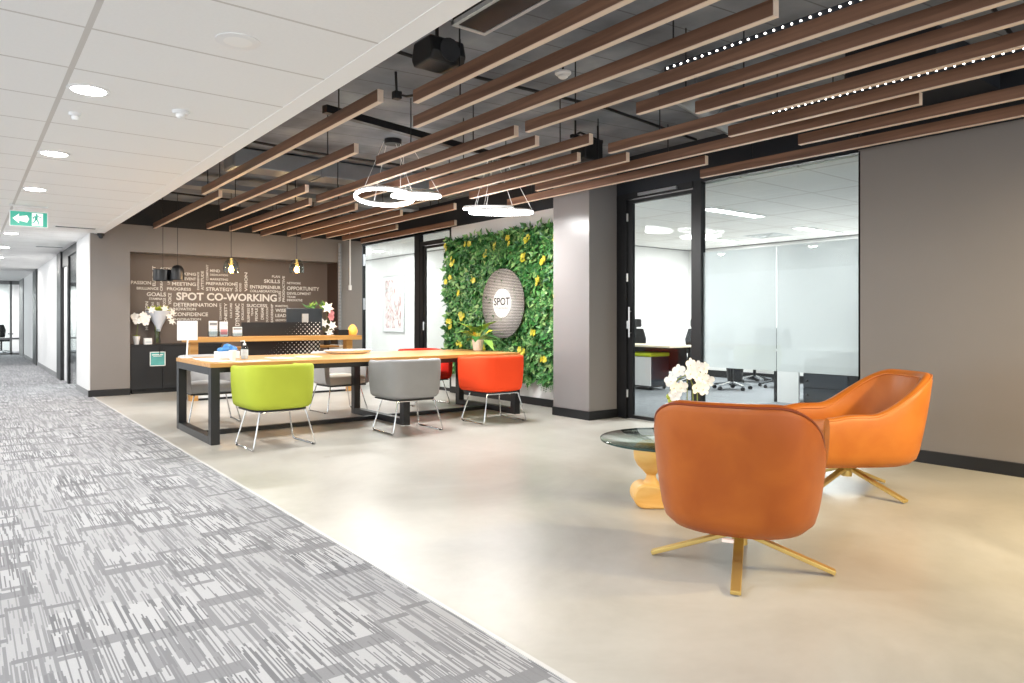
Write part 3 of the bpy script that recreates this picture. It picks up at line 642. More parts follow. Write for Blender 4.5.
# black credenza
t = thing('credenza', 'long black storage credenza under the word wall', 'cabinet', (2.03, 12.22, 0))
box(0, 1.35, .03, .40, .06, .74).build('body', 'blackp', t); box(-.0, 1.36, .0, .41, .74, .765).build('cabinet_top', 'blackp', t, bevel=.003); box(.03, 1.3, .06, .4, 0, .06).build('plinth', 'black', t)
for k in range(3):
    d = box(k*.45+.003, k*.45+.447, .01, .03, .07, .735).build('door', 'blackp', t, bevel=.002); MB().tube([(k*.45+.41,-.001,.6),(k*.45+.41,-.001,.7)], .005).build('handle', 'black', d)
o = box(0, .225, 0, .003, 0, .225).build('poster', 'teal', None, loc=(2.3, 12.2265, .425)); tag(o, 'teal and white notice stuck on the black credenza door', 'poster')
b = MB(); b.box(0,.225,-.001,.0,0,.012); b.box(0,.225,-.001,0,.213,.225); b.box(0,.012,-.001,0,0,.225); b.box(.213,.225,-.001,0,0,.225); b.build('border', 'paper', o)
b = MB(); put_text(b, 'WELCOME', (.03,-.0015,.165), (1,0,0), (0,0,1), .165, .03) if False else b.box(.03,.19,-.001,0,.17,.185).box(.05,.17,-.001,0,.15,.158); b.build('print', 'paper', o)

def petals(mb, c, r, n=5, facing=(0,-1,0), cup=.15):
    f = Vector(facing).normalized(); a = f.orthogonal().normalized(); bb = f.cross(a)
    for k in range(n):
        an = 2*PI*k/n + .3; d = (a*math.cos(an) + bb*math.sin(an) + f*cup).normalized(); sd = d.cross(f).normalized(); w = r*(.34 if k % 2 else .5); c0 = Vector(c)
        mb.add([c0, c0+d*r*.3+sd*w*.7, c0+d*r*.65+sd*w+f*r*.06, c0+d*r*.95+sd*w*.55, c0+d*r*1.02-f*r*.04, c0+d*r*.95-sd*w*.55, c0+d*r*.65-sd*w+f*r*.06, c0+d*r*.3-sd*w*.7, c0+d*r*.6-f*r*.05],
               [(8,0,1),(8,1,2),(8,2,3),(8,3,4),(8,4,5),(8,5,6),(8,6,7),(8,7,0)])
def lily(mb, c, r, facing):
    f = Vector(facing).normalized(); a = f.orthogonal().normalized(); bb = f.cross(a)
    for k in range(6):
        an = 2*PI*k/6; d = a*math.cos(an) + bb*math.sin(an); mb.leaf(Vector(c), d + f*.5, f, r*.85, r*.58, .25)
ZT = .766
# orchid at the left end of the credenza
t = thing('potted_orchid', 'white orchid in a white pot at the left end of the black credenza', 'potted orchid', (2.135, 12.36, ZT))
MB().lathe([(.035,0),(.05,.1),(.055,.13),(.05,.13)], n=16).build('pot', 'whitepl', t, True)
b = MB(); st = [(0,0,.12),(.02,0,.3),(.06,-.02,.44),(.12,-.03,.47)]; b.tube(st, .004, 5); b.build('stem', 'stem', t, True)
for q in ((0.03,-.02,.42),(.0,-.04,.37),(.09,-.04,.46),(.14,-.05,.42),(.12,-.05,.35),(.07,-.05,.39),(-.03,-.04,.44)): b = MB(); petals(b, q, .06, 5, (rnd.uniform(-.4,.4),-1,.1)); b.build('flower', 'petal', t)
b = MB()
for k in range(5): a = k*1.3; b.leaf((0,0,.12), (math.cos(a),math.sin(a),.7), (0,0,1), .09, .035, .3)
b.build('leaves', 'yellg', t)
t = thing('tissue_box', 'small white box on the credenza between orchid and bouquet', 'box', (2.285, 12.30, ZT)); box(-.055,.055,-.04,.04,0,.1).build('carton', 'whitepl', t, bevel=.003); box(-.045,.045,-.041,-.04,.02,.05).build('print', 'papery', t)
t = thing('flower_vase', 'wrapped bouquet in a clear glass vase on the black credenza', 'vase', (2.44, 12.40, ZT))
MB().lathe([(.045,0),(.06,.01),(.05,.06),(.035,.16),(.05,.24),(.047,.24),(.03,.16),(.045,.06),(.05,.02)], n=20).build('vase', 'vglass', t, True)
MB().lathe([(.025,.2),(.06,.3),(.14,.45),(.19,.53),(.18,.53),(.13,.45),(.05,.3),(.02,.2)], (0.02,0,0), 16).build('wrapping_paper', 'wrap', t, True)
b = MB()
for k in range(9): b.tube([(rnd.uniform(-.02,.02),rnd.uniform(-.02,.02),.02),(rnd.uniform(-.05,.08),rnd.uniform(-.05,.05),.42)], .003, 5)
b.build('stems', 'stem', t)
b = MB()
for k in range(70):
    a = rnd.uniform(0,2*PI); rr = rnd.uniform(0,.13); b.leaf((.02+rr*math.cos(a),rr*math.sin(a),.44+rnd.uniform(0,.1)), (math.cos(a)*.6,math.sin(a)*.6,1), (0,-1,.2), .1, .03)
b.build('leaves', 'yellg', t)
for q in ((.15,-.1,.44),(.2,-.08,.5),(.18,-.12,.36),(-.1,-.12,.54),(.08,-.13,.56)): b = MB(); lily(b, q, .08, (q[0]*2,-1,.3)); b.build('flower', 'petal', t)
# reception bouquet at monitor
t = thing('flower_vase', 'white lilies with pink bloom in a dark vase beside the monitor', 'vase', (4.84, 11.34, .732))
MB().lathe([(.05,0),(.06,.02),(.045,.14),(.06,.2),(.055,.2),(.04,.14)], n=18).build('vase', 'blackpl', t, True)
b = MB(); 
for q in ((.0,0,.6),(.03,-.02,.45),(-.05,0,.42),(.06,-.02,.3),(-.18,0,.55)): b.tube([(0,0,.1),(q[0]*.5,q[1],q[2]*.6),q], .004, 5)
b.build('stems', 'stem', t)
for q, r_ in (((.0,-.03,.62),.13),((.07,-.04,.32),.11),((-.07,-.03,.36),.1),((.02,-.05,.2),.09)): b = MB(); lily(b, q, r_, (rnd.uniform(-.3,.3),-1,.25)); b.build('flower', 'petal', t)
b = MB(); petals(b, (.045,-.05,.47), .07, 6, (.3,-1,.2)); petals(b, (.06,-.04,.54), .06, 6, (.3,-1,.3)); b.build('pink_flower', 'pink', t)
b = MB()
for k in range(22): b.leaf((rnd.uniform(-.34,-.02),rnd.uniform(-.02,.06),.60+rnd.uniform(-.03,.06)), (rnd.uniform(-1,.4),rnd.uniform(-.3,.3),rnd.uniform(.1,.8)), (0,-1,.4), .11, .03)
b.build('leaves', 'leafd', t)

# pendant lamps in front of the word wall
def dome(loc, label, lit):
    zc = 2.204 if False else ZV
    t = thing('pendant_lamp', label, 'pendant lamp', loc, 0, 'pendant lamps at the reception wall')
    MB().tube([(0,0,.2),(0,0,ZV-loc[2]-.001)], .004, 6).build('cord', 'black', t)
    if lit:
        MB().lathe([(.03,.2),(.05,.19),(.1,.14),(.115,.05),(.11,-.02),(.105,-.02),(.11,.05),(.095,.135),(.045,.185)], n=24, cap=False).build('lamp_shade', 'vglass', t, True)['label'] = 'clear glass shade'
        MB().lathe([(.012,.09),(.035,.05),(.038,.02),(.02,-.005),(.005,-.01)], n=14).build('bulb', 'bulb', t, True); MB().lathe([(.02,.09),(.02,.2)], n=12).build('socket', 'brass', t)
        l = bpy.data.lights.new('pendant bulb', 'POINT'); l.energy = 14; l.color = (1,.62,.3); l.shadow_soft_size = .05; o = bpy.data.objects.new('pendant bulb', l); C.objects.link(o); o.location = (loc[0], loc[1], loc[2]-.04)
    else:
        MB().lathe([(.02,.2),(.06,.185),(.085,.14),(.092,.08),(.095,-.02),(.09,-.02),(.085,.08),(.075,.13),(.05,.17)], n=24, cap=False).build('lamp_shade', 'black', t, True); MB().lathe([(.02,.1),(.025,.17)], n=12).build('socket', 'silver', t)
    return t
dome((3.15, 10.9, 1.87), 'lit clear glass pendant lamp, left one over the oak counter', True)
dome((4.15, 10.9, 1.91), 'lit clear glass pendant lamp, right one over the oak counter', True)
dome((2.52, 11.4, 1.77), 'unlit black dome pendant lamp, right one before the word wall', False)
t = thing('pendant_lamp', 'unlit wide black drum pendant lamp, left one before the word wall', 'pendant lamp', (2.36, 11.6, 1.74), 0, 'pendant lamps at the reception wall')
MB().lathe([(.03,.17),(.13,.165),(.135,.15),(.135,0),(.13,0),(.13,.15)], n=24, cap=False).build('lamp_shade', 'black', t, True); MB().tube([(0,0,.1),(0,0,ZV-1.741)], .004, 6).build('cord', 'black', t); MB().lathe([(.02,.08),(.025,.16)], n=12).build('socket', 'silver', t)
# pole and pipe at right of the word wall
t = thing('service_pipe', 'grey ribbed service pipe running up the wall beside the word wall', 'pipe', (5.43, YB-.045, 0)); MB().tube([(0,0,0.001),(0,0,2.55)], .03, 14).build('pipe', plain('grey service pipe', '#8b8d90', .45), t, True); b = MB()
for k in range(40): b.lathe([(.032,0),(.034,.01),(.032,.02)], (0,0,.03+k*.06), 14)
b.build('ribs', plain('grey pipe rib', '#7d7f83', .5), t, True)
t = thing('hanging_conduit', 'short white conduit with a socket block hanging by the grey pier', 'conduit', (5.62, YB-.08, 1.70)); MB().tube([(0,0,.08),(0,0,ZV-1.701)], .014, 10).build('tube', 'whitepl', t, True); box(-.025,.025,-.02,.02,0,.09).build('socket_block', 'whitepl', t, bevel=.004)

# ------------------------------------------------------------------ long table
TX0, TX1, TY0, TY1, TZ = 1.78, 5.40, 6.80, 8.12, .75
t = thing('long_table', 'long oak topped communal table on black box section steel frames', 'table', (TX0, TY0, 0))
LX, LY = TX1-TX0, TY1-TY0
box(0, LX, 0, LY, TZ-.038, TZ).build('tabletop', 'oak', t, bevel=.003)
for x in (.005, 2.0, LX-.085):
    b = MB(); b.box(x,x+.08,.0,.09,0,TZ-.038); b.box(x,x+.08,LY-.09,LY,0,TZ-.038); b.box(x,x+.08,.09,LY-.09,0,.07); b.box(x,x+.08,.09,LY-.09,TZ-.108,TZ-.038); b.build('leg_frame', 'black', t, bevel=.003)
for xa, xb in ((.085, 2.0), (2.08, LX-.085)):
    box(xa, xb, LY*.5-.03, LY*.5+.03, 0, .045).build('floor_rail', 'black', t)
    for ya, yb in ((.04, .08), (LY-.08, LY-.04)): box(xa, xb, ya, yb, TZ-.088, TZ-.038).build('top_rail', 'black', t)

# ------------------------------------------------------------------ upholstered shells (tub chairs, lounge chairs)
def upath(a, f, bk, n=2.6, m=44):
    """plan outline from the right arm front round the back to the left arm front; facing +y"""
    raw = [(a, f - f*k/6) for k in range(6)]
    for k in range(121):
        th = PI*k/120; c, s = math.cos(th), math.sin(th)
        raw.append((a*math.copysign(abs(c)**(2/n), c), -bk*abs(s)**(2/n)))
    raw += [(-a, f*k/6) for k in range(1, 7)]
    P = [Vector((x, y)) for x, y in raw]; D = [0]
    for i in range(1, len(P)): D.append(D[-1] + (P[i]-P[i-1]).length)
    out = []; j = 0
    for k in range(m+1):
        s = D[-1]*k/m
        while j < len(D)-2 and D[j+1] < s: j += 1
        u = (s-D[j])/max(1e-9, D[j+1]-D[j]); out.append((P[j].lerp(P[j+1], min(1, max(0, u))), s - D[-1]/2))
    res = []
    for k, (p, s) in enumerate(out):
        q0 = out[max(0, k-1)][0]; q1 = out[min(m, k+1)][0]; d = (q1-q0).normalized(); res.append((p, Vector((d.y, -d.x)), s, D[-1]))
    for k, (p, nrm, s, T) in enumerate(res):
        if nrm.dot(p) < 0: res[k] = (p, -nrm, s, T)
    return res
def shell(path, top, zb, flare, th, rim=.03, rb=.05, base=True, backlean=0):
    """closed upholstered shell: outer skin, rounded rim, inner skin"""
    mb = MB(); rows = []; rimline = []
    for (p, n, s, T) in path:
        zt = top(abs(s)/(T/2)); H = zt-zb; lean = backlean*max(0, -p.y)/.35
        def P(off, z, inner=0):
            k = (z-zb)/max(.01, .8-zb); fl = flare*k
            w = p + n*(fl - off); return (w.x, w.y - lean*k, z)
        sec = [P(rb*1.1, zb), P(rb*.45, zb+rb*.18), P(rb*.1, zb+rb*.55), P(0, zb+rb*1.1)]
        for q in (.25, .5, .75): sec.append(P(-math.sin(PI*q)*.006, zb+rb*1.1+(H-rb*1.1-rim)*q))
        sec += [P(0, zt-rim), P(th*.12, zt-rim*.35), P(th*.35, zt-.002), P(th*.6, zt), P(th*.88, zt-rim*.35), P(th, zt-rim)]
        for q in (.7, .4): sec.append(P(th, zb+.06+(H-.06-rim)*q))
        sec += [P(th, zb+.06), P(th, zb+.002)]
        rows.append(sec); rimline.append(sec[8])
    m = len(rows); k = len(rows[0]); vs = [v for r_ in rows for v in r_]; fs = []
    for i in range(m-1):
        for j in range(k):
            fs.append((i*k+j, i*k+(j+1) % k, (i+1)*k+(j+1) % k, (i+1)*k+j))
    fs.append(tuple(range(k))); fs.append(tuple((m-1)*k+j for j in range(k))[::-1])
    mb.add(vs, fs)
    return mb, rimline, rows
def sstep(a, b, x): x = min(1, max(0, (x-a)/(b-a))); return x*x*(3-2*x)
def seat_poly(path, inset, zb, flare, z0, z1, rnd_=.03, front=0):
    """cushion that fills the plan outline, with a rounded upper edge"""
    def ringp(ins, z, bulge=0):
        out = []
        for (p, n, s, T) in path:
            q = p - n*(inset+ins) + n*flare*(z-zb)/max(.01, .8-zb); out.append((q.x, min(q.y, path[0][0].y-ins-front), z))
        return out
    rows = [ringp(.012, z0), ringp(0, z0+.012), ringp(0, z1-rnd_), ringp(rnd_*.3, z1-rnd_*.3), ringp(rnd_, z1)]
    mb = MB(); n = len(rows[0]); vs = [v for r_ in rows for v in r_]
    cx = sum(v[0] for v in rows[-1])/n; cy = sum(v[1] for v in rows[-1])/n
    mid = [(cx+(v[0]-cx)*.5, cy+(v[1]-cy)*.5, z1+.012) for v in rows[-1]]; vs += mid; vs += [(cx, cy, z1+.018)]
    fs = [tuple(range(n))]
    for i in range(5):
        for k in range(n): fs.append((i*n+k, i*n+(k+1) % n, (i+1)*n+(k+1) % n, (i+1)*n+k))
    for k in range(n): fs.append((5*n+k, 5*n+(k+1) % n, 6*n))
    mb.add(vs, fs); return mb

def tub_chair(label, shellm, seatm, loc, rz):
    t = thing('tub_chair', label, 'chair', loc, rz, 'tub chairs around the long table')
    pth = upath(.30, .25, .26, 3.6, 44)
    sh, rim, rows = shell(pth, lambda u: .732+.02*(1-sstep(.35, .9, u)), .345, .025, .06, .028, .06)
    s = sh.build('shell', shellm, t, True)
    seat_poly(pth, .065, .335, .025, .345, .455, .03, .0).build('seat_cushion', seatm, t, True)
    ol = [tuple(Vector(p)-n*.05) for p, n, s_, T in pth]; MB().prism(ol, .33, .344).build('underside', 'blackpl', t)
    for sx in (-1, 1):
        P = [(sx*.2,.17,.33),(sx*.27,.24,.03),(sx*.272,.235,.012),(sx*.275,.215,.008),(sx*.285,-.22,.008),(sx*.285,-.24,.012),(sx*.283,-.245,.03),(sx*.21,-.19,.33)]
        lg = MB().tube(P, .0075, 8).build('sled_leg', 'chrome', t, True)
        for y in (-.2, .19): MB().lathe([(.011,.0005),(.011,.012)], (sx*.28, y, 0), 8).build('floor_glide', 'rubber', lg)
    MB().tube([(-.19,.17,.325),(.19,.17,.325)], .007).build('cross_bar', 'chrome', t, True); MB().tube([(-.2,-.19,.325),(.2,-.19,.325)], .007).build('cross_bar', 'chrome', t, True)
    return t
tub_chair('lime green tub chair on chrome wire legs with its back to the corridor carpet', 'lime', 'lime', (2.27, 6.50, 0), R(2))
tub_chair('grey tub chair on chrome wire legs between the lime chair and the red one', 'greyw', 'greyw', (3.66, 6.51, 0), R(-1))
tub_chair('orange red tub chair on chrome wire legs in front of the green plant wall', 'redo', 'redo', (4.78, 6.52, 0), R(-2)) 
tub_chair('pale grey tub chair at the far side of the table behind the near left frame', 'lgrey', 'lgrey', (2.20, 8.42, 0), R(178))
tub_chair('grey tub chair with cream seat at the far side by the middle table frame', 'lgrey', 'cream', (3.76, 8.44, 0), R(183))
tub_chair('red tub chair at the far side of the table seen past the grey chair', 'redd', 'redd', (5.0, 8.44, 0), R(180))

# ------------------------------------------------------------------ things on the long table
z = TZ+.001
t = thing('table_sign', 'blank white table sign on a thin white stand at the table corner', 'sign', (1.85, 7.97, z), R(4))
MB().lathe([(.06,0),(.06,.008),(.012,.014)], n=18).build('base', 'whitepl', t, True); MB().tube([(0,0,.01),(.012,0,.2)], .009, 8).build('stand_pole', 'whitepl', t, True); b = MB(); b.box(-.095,.11,-.008,.004,.185,.39); b.build('sign_board', 'whitepl', t, bevel=.004); box(-.09,.105,-.0095,-.008,.19,.385).build('notice', 'paper', t)
def bottle(loc, label):
    t = thing('sanitiser_bottle', label, 'bottle', loc); MB().lathe([(.033,0),(.036,.006),(.036,.105),(.03,.125),(.013,.135),(.013,.145)], n=18).build('bottle', 'vglass', t, True); MB().lathe([(.031,.004),(.033,.01),(.033,.1)], n=18).build('gel', plain('clear gel', '#dde5ea', .2), t, True); b = MB(); b.lathe([(.016,.14),(.016,.16),(.006,.162),(.006,.185)], n=12); b.tube([(0,0,.187),(-.04,0,.182)], .006, 6); b.build('pump', 'whitepl', t, True); MB().lathe([(.0365,.03),(.0365,.095)], n=18, cap=False).build('print', 'papery', t, True); return t
bottle((2.27, 7.40, z), 'clear hand sanitiser pump bottle on the long table behind the lime chair')
t = thing('paper_cup', 'small white cup beside the sanitiser bottle', 'cup', (2.10, 7.22, z)); MB().lathe([(.026,0),(.034,.095),(.036,.097),(.032,.097),(.024,.006)], n=18).build('cup', 'whitepl', t, True); MB().lathe([(.035,.09),(.036,.1)], n=18).build('lid', 'whitepl', t, True)
t = thing('glove_box', 'white dispenser box with crumpled blue gloves on the long table', 'box', (2.16, 7.62, z), R(10)); box(-.11,.11,-.06,.06,0,.075).build('carton', 'whitepl', t, bevel=.003); b = MB()
for k in range(14): b.ball((rnd.uniform(-.08,.08), rnd.uniform(-.04,.03), .08+rnd.uniform(0,.045)), rnd.uniform(.025,.04), 8, (1.2,.8,.8))
b.build('gloves', 'blue', t, True)
for i, (x, y, rz, lab, m) in enumerate(((1.95,7.20,.2,'printed leaflet nearest the table corner','papery'),(1.95,7.62,-.1,'printed leaflet beside the table sign','papery'),(2.62,7.35,.1,'long white sheets lying behind the lime chair','paper'),(2.95,7.42,-.05,'second run of papers right of the lime chair','paper'),(2.2,6.96,-1.4,'pink printed leaflet at the front left of the table','pink'))):
    t = thing('leaflet', lab, 'leaflet', (x, y, z), rz); box(-.105,.105,-.15,.15,0,.004).build('sheets', 'paper', t); b = MB(); b.box(-.08,.08,-.12,-.02,.004,.0045); b.box(-.08,.08,.02,.05,.004,.0045); b.box(-.08,.08,.07,.1,.004,.0045); b.build('print', m if m != 'paper' else 'papery', t)
t = thing('oval_tray', 'large white oval dish lying on the far side of the table', 'tray', (3.62, 7.86, z), R(0)); MB().lathe([(.2,0),(.26,.012),(.29,.035),(.3,.045),(.285,.045),(.25,.02),(.05,.014)], n=40).build('dish', 'whitepl', t, True).scale = (1, .62, 1); MB().lathe([(.22,.017),(.22,.019)], n=40).build('liner', 'papery', t, True).scale = (1, .6, 1)
t = thing('potted_plant', 'leafy house plant in a white pot on the table end by the green wall', 'potted plant', (5.27, 7.52, z)); MB().lathe([(.05,0),(.062,.01),(.078,.14),(.08,.145),(.07,.145),(.066,.12)], n=24).build('pot', 'whitepl', t, True); MB().lathe([(.069,.12),(.02,.124)], n=20).build('soil', 'dirt', t)
b = MB(); c2 = MB(); y2 = MB()
for k in range(26):
    a = k*2.4; el = rnd.uniform(.15,1.1); L = rnd.uniform(.22,.42); d = Vector((math.cos(a)*math.cos(el),math.sin(a)*math.cos(el),math.sin(el))); p0 = Vector((0,0,.12)); p1 = p0+d*L*.55
    b.tube([p0, p0+d*L*.3+Vector((0,0,.02)), p1], .003, 5); (y2 if k % 9 == 4 else c2).leaf(p1-d*.05, d-Vector((0,0,.35)), (0,0,1), L*.8, .12, .25)
b.build('stems', 'stem', t); c2.build('leaves', 'leafd', t); y2.build('yellow_leaves', 'yellow', t)['label'] = 'yellowed leaves'

# ------------------------------------------------------------------ living wall with round sign
GY0, GY1, GZ0, GZ1 = 6.5, 9.53, .30, 2.42
t = thing('living_wall', 'wall panel of dense green plants with yellow flowers beside the grey column', 'plant wall', (XW, GY0, 0))
box(-.03, -.001, .01, GY1-GY0, GZ0+.04, GZ1-.03).build('backing_panel', plain('dark green backing', '#1d3a1a', .9), t)
b = MB()
for k in range(9500):
    y = rnd.uniform(0.0, GY1-GY0); zz = rnd.uniform(GZ0, GZ1)
    cl = math.sin(y*7.1+1.3*math.sin(zz*5))*math.cos(zz*6.3+y*2)
    dep = .03 + .05*rnd.random() + .03*max(0, cl)
    if zz < GZ0+.08 and rnd.random() < .5: continue
    d = Vector((-rnd.uniform(.25,.9), rnd.gauss(0,.7), rnd.gauss(-.25,.7)))
    L = rnd.uniform(.05,.12); W = L*rnd.uniform(.4,.85)
    b.leaf((-dep, y, zz), d, (-1, 0, .3), L, W, .2)
for k in range(60):   # ferns, sprays of narrow leaflets; some hang below the lower edge
    y = rnd.uniform(.1, GY1-GY0-.1); zz = GZ0+.1 if k < 14 else rnd.uniform(GZ0+.1, GZ1-.1)
    for j in range(7):
        an = -PI/2+(j-3)*.35; L = rnd.uniform(.14,.24); d = Vector((-.45, math.cos(an), math.sin(an))).normalized()
        for q in range(7):
            p = Vector((-.08, y, zz)) + d*L*q/7
            for sg in (-1, 1): b.leaf(p, d*.6 + Vector((-.1, -sg*d.z*.8, sg*d.y*.8)), (-1,0,0), .045*(1-q/9), .014, .1)
b.build('foliage', 'leaf', t)
FL = [(0.3,2.2),(.9,2.25),(.55,1.95),(1.3,2.28),(1.85,2.1),(2.3,2.3),(2.75,2.05),(.35,1.5),(.2,1.1),(.75,1.0),(1.0,.72),(.55,.62),(1.55,.62),(2.05,.9),(2.5,.75),(2.8,1.1),(2.6,1.55),(2.85,1.75),(2.2,1.75),(2.45,1.2),(.25,.8),(1.25,.5),(2.15,.5),(.7,1.65),(1.6,2.2),(.15,1.85),(2.95,2.3),(2.9,.5),(1.9,.7),(1.0,2.0)]
for (y, zz) in FL:
    m_ = MB()
    for j in range(rnd.randint(2,4)): petals(m_, (-.13+rnd.uniform(-.01,.01), y+rnd.gauss(0,.035), zz+rnd.gauss(0,.03)), .045, 5, (-1,rnd.uniform(-.4,.4),.2))
    m_.build('yellow_flower', 'yellow', t)
t = thing('round_sign', 'round halftone dotted disc sign reading SPOT mounted on the plant wall', 'sign', (XW-.15, 7.92, 1.385))
MB().lathe([(.49,0),(.49,.006),(.0005,.006)], n=64, axis='x').build('dotted_disc', 'signdots', t)
MB().lathe([(.205,-.012),(.205,0)], n=48, axis='x').build('centre_disc', 'paper', t)
b = MB(); put_text(b, 'SPOT', (-.0135,.185,-.03), (0,-1,0), (0,0,1), .37, .11, .02); b.build('lettering', 'darkletter', t); b = MB(); put_text(b, 'CO-WORKING', (-.0135,.15,-.085), (0,-1,0), (0,0,1), .30, .03, .01); b.build('small_lettering', 'greytext', t)
b = MB()
for (y, zz) in ((.3,.3),(-.3,.3),(.3,-.3),(-.3,-.3)): b.tube([(.006,y,zz),(.119,y,zz)], .008, 6)
b.build('standoff', 'silver', t)

# ------------------------------------------------------------------ lounge chairs
def lounge_chair(label, lm, sm, loc, rz, baserz, shoff=0):
    t = thing('lounge_chair', label, 'armchair', loc, rz, 'tan leather lounge chairs')
    pth = upath(.335, .36, .35, 2.6, 64)
    def top(u): return .555 - .02*sstep(.82, 1, u) + .25*(1-sstep(.19, .70, u))
    sh, rim, rows = shell(pth, top, .205, .06, .075, .045, .09, backlean=.05)
    off = (0, -shoff, 0)
    s = sh.build('shell', lm, t, True, loc=off)
    pp = MB().tube([Vector(p)+Vector((0,0,.003)) for p in rim], .0055, 6).build('piping', sm, s, True)
    mm = [r_[12] for r_ in rows]; MB().tube([Vector(p)+Vector((0,0,.012)) for p in mm], .0045, 6).build('piping', sm, s, True)
    seat_poly(pth, .082, .205, .06, .33, .45, .045, .0).build('seat_cushion', lm, t, True, loc=off)
    seat_poly(pth, .085, .205, .06, .21, .325, .012, .02).build('seat_base', lm, t, True, loc=off)
    box(-.028, .02, -.35-.0, -.35+.02, .203, .216).build('care_tag', 'tagw', s)
    MB().lathe([(.035,.10),(.035,.14),(.12,.195),(.12,.206)], n=20).build('swivel_hub', 'brass', t, True)
    for k in range(4):
        a = baserz - rz + k*PI/2; d = Vector((math.cos(a), math.sin(a), 0))
        MB().bar(d*.02+Vector((0,0,.155)), d*.41+Vector((0,0,.014)), .044, .02).build('leg', 'brass', t, bevel=.004)
    return t
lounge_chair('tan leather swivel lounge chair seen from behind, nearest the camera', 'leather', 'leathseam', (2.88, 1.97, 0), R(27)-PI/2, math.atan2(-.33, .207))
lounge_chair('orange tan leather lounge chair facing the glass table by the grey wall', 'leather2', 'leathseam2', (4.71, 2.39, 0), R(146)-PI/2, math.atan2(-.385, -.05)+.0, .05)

# ------------------------------------------------------------------ coffee table, orchid
CT = Vector((CS*.985+SN*4.37, -SN*.985+CS*4.37, 0))
t = thing('coffee_table', 'round glass coffee table on a carved golden timber base', 'coffee table', CT, -YAW)
MB().lathe([(.43,.405),(.436,.408),(.436,.415),(.43,.42)], n=72).build('glass_top', ['tglass'], t, True)
MB().lathe([(.4365,.407),(.4375,.4125),(.4365,.418)], n=72, cap=False).build('glass_edge', 'glassedge', t, True)
P = []
for k in range(24):   # plinth: rounded bar with a scooped upper side
    a = PI/2+PI*k/23; P.append((-.175+.07*math.cos(a), .075+.074*math.sin(a)))
for k in range(24):
    a = -PI/2+PI*k/23; P.append((.175+.07*math.cos(a), .075+.074*math.sin(a)))
P = [(u, v+.001-(.03*math.cos(u/.175*PI/2)**2 if v > .08 and abs(u) < .175 else 0)) for u, v in P]
up = [(.175-.35*k/10, .149-.03*math.sin(PI*k/10)**2) for k in range(1, 10)]
P = P[:24] + P[24:]; P = P + up
MB().prism(P, -.085, .085, 'xz').build('plinth', 'sculpt', t, True, bevel=.012)
for sx in (-1, 1):
    MB().lathe([(.055,.118),(.062,.13),(.05,.15),(.032,.175),(.028,.195),(.045,.215),(.085,.255),(.105,.295),(.108,.33),(.1,.37),(.075,.395),(.05,.404)], (sx*.125,0,0), 28).build('turned_support', 'sculpt', t, True)
t = thing('potted_orchid', 'white orchid on the glass coffee table behind the near lounge chair', 'potted orchid', (CT.x+.10*CS, CT.y-.10*SN, .4215), -YAW)
MB().lathe([(.05,0),(.06,.005),(.072,.12),(.066,.12),(.06,.09)], n=24).build('pot', 'whitepl', t, True); MB().lathe([(.061,.09),(.02,.095)], n=18).build('moss', 'dirt', t)
b = MB(); b.tube([(.02,0,.08),(.035,0,.2),(.03,0,.33),(.0,-.02,.4),(-.06,-.03,.37),(-.12,-.05,.30)], .004, 6); b.tube([(.045,0,.08),(.06,0,.2),(.06,0,.34),(.04,-.02,.42),(.07,-.03,.4)], .004, 6); b.tube([(.0,.01,.08),(.0,.01,.36)], .003, 6); b.build('stem', 'stem', t, True)
for q in ((.0,-.03,.44),(.04,-.04,.43),(.075,-.04,.42),(.06,-.05,.37),(.03,-.06,.38),(-.01,-.06,.40),(.09,-.03,.36),(-.06,-.05,.41),(-.05,-.07,.33),(-.09,-.06,.33),(-.08,-.06,.29),(-.1,-.05,.36),(.06,-.05,.32),(.02,-.06,.33)):
    q = (q[0]*1.22, q[1]*1.6+rnd.uniform(-.03,.03), .36+(q[2]-.36)*1.22); b = MB(); petals(b, q, .041, 5, (rnd.uniform(-.8,.8),-1,rnd.uniform(-.3,.5)), .15); fl_ = b.build('flower', 'petal', t); MB().ball((q[0],q[1]-.006,q[2]-.004), .005, 6).build('flower_centre', 'cream', fl_, True)
b = MB()
for q in ((-.13,-.05,.26),(-.12,-.05,.235),(-.1,-.06,.25)): b.ball(q, .014, 8, (1,1,1.3))
for k in range(5): a = k*1.25+.4; b.leaf((0,0,.09), (math.cos(a),math.sin(a),.35), (0,0,1), .17, .06, .3)
b.build('buds_and_leaves', 'yellg', t, True)

# ------------------------------------------------------------------ office behind the glass
t = thing('mobile_pedestal', 'white fronted charcoal drawer pedestal with lime cushion behind the glass door', 'drawer unit', (8.80, 7.68, 0))
box(.02, .45, 0, .62, .07, .55).build('body', 'screen', t); box(0, .02, .01, .61, .075, .545).build('drawer_front', 'whitepl', t, bevel=.002); box(-.01, .46, -.01, .63, .551, .61).build('seat_pad', 'limep', t, bevel=.015)
for (x, y) in ((.08,.06),(.08,.56),(.40,.06),(.40,.56)): MB().lathe([(.03,-.012),(.03,.012)], (x,y,.0345), 12, 'y').build('caster', 'blackpl', t); 
b = MB(); b.box(.05,.43,.03,.59,.05,.07); b.build('base_plate', 'blackpl', t)
t = thing('office_desk', 'pale topped office desk with dark legs beyond the glass door', 'desk', (8.75, 7.25, 0))
box(0, .65, 0, 2.05, .71, .74).build('desktop', 'desk', t, bevel=.003)
for (x, y) in ((.57,.05),(.57,1.95),(.03,1.95)): box(x, x+.05, y, y+.05, 0, .71).build('leg', 'blackp', t)
box(.53, .55, .1, 1.95, .3, .71).build('modesty_panel', 'blackp', t)
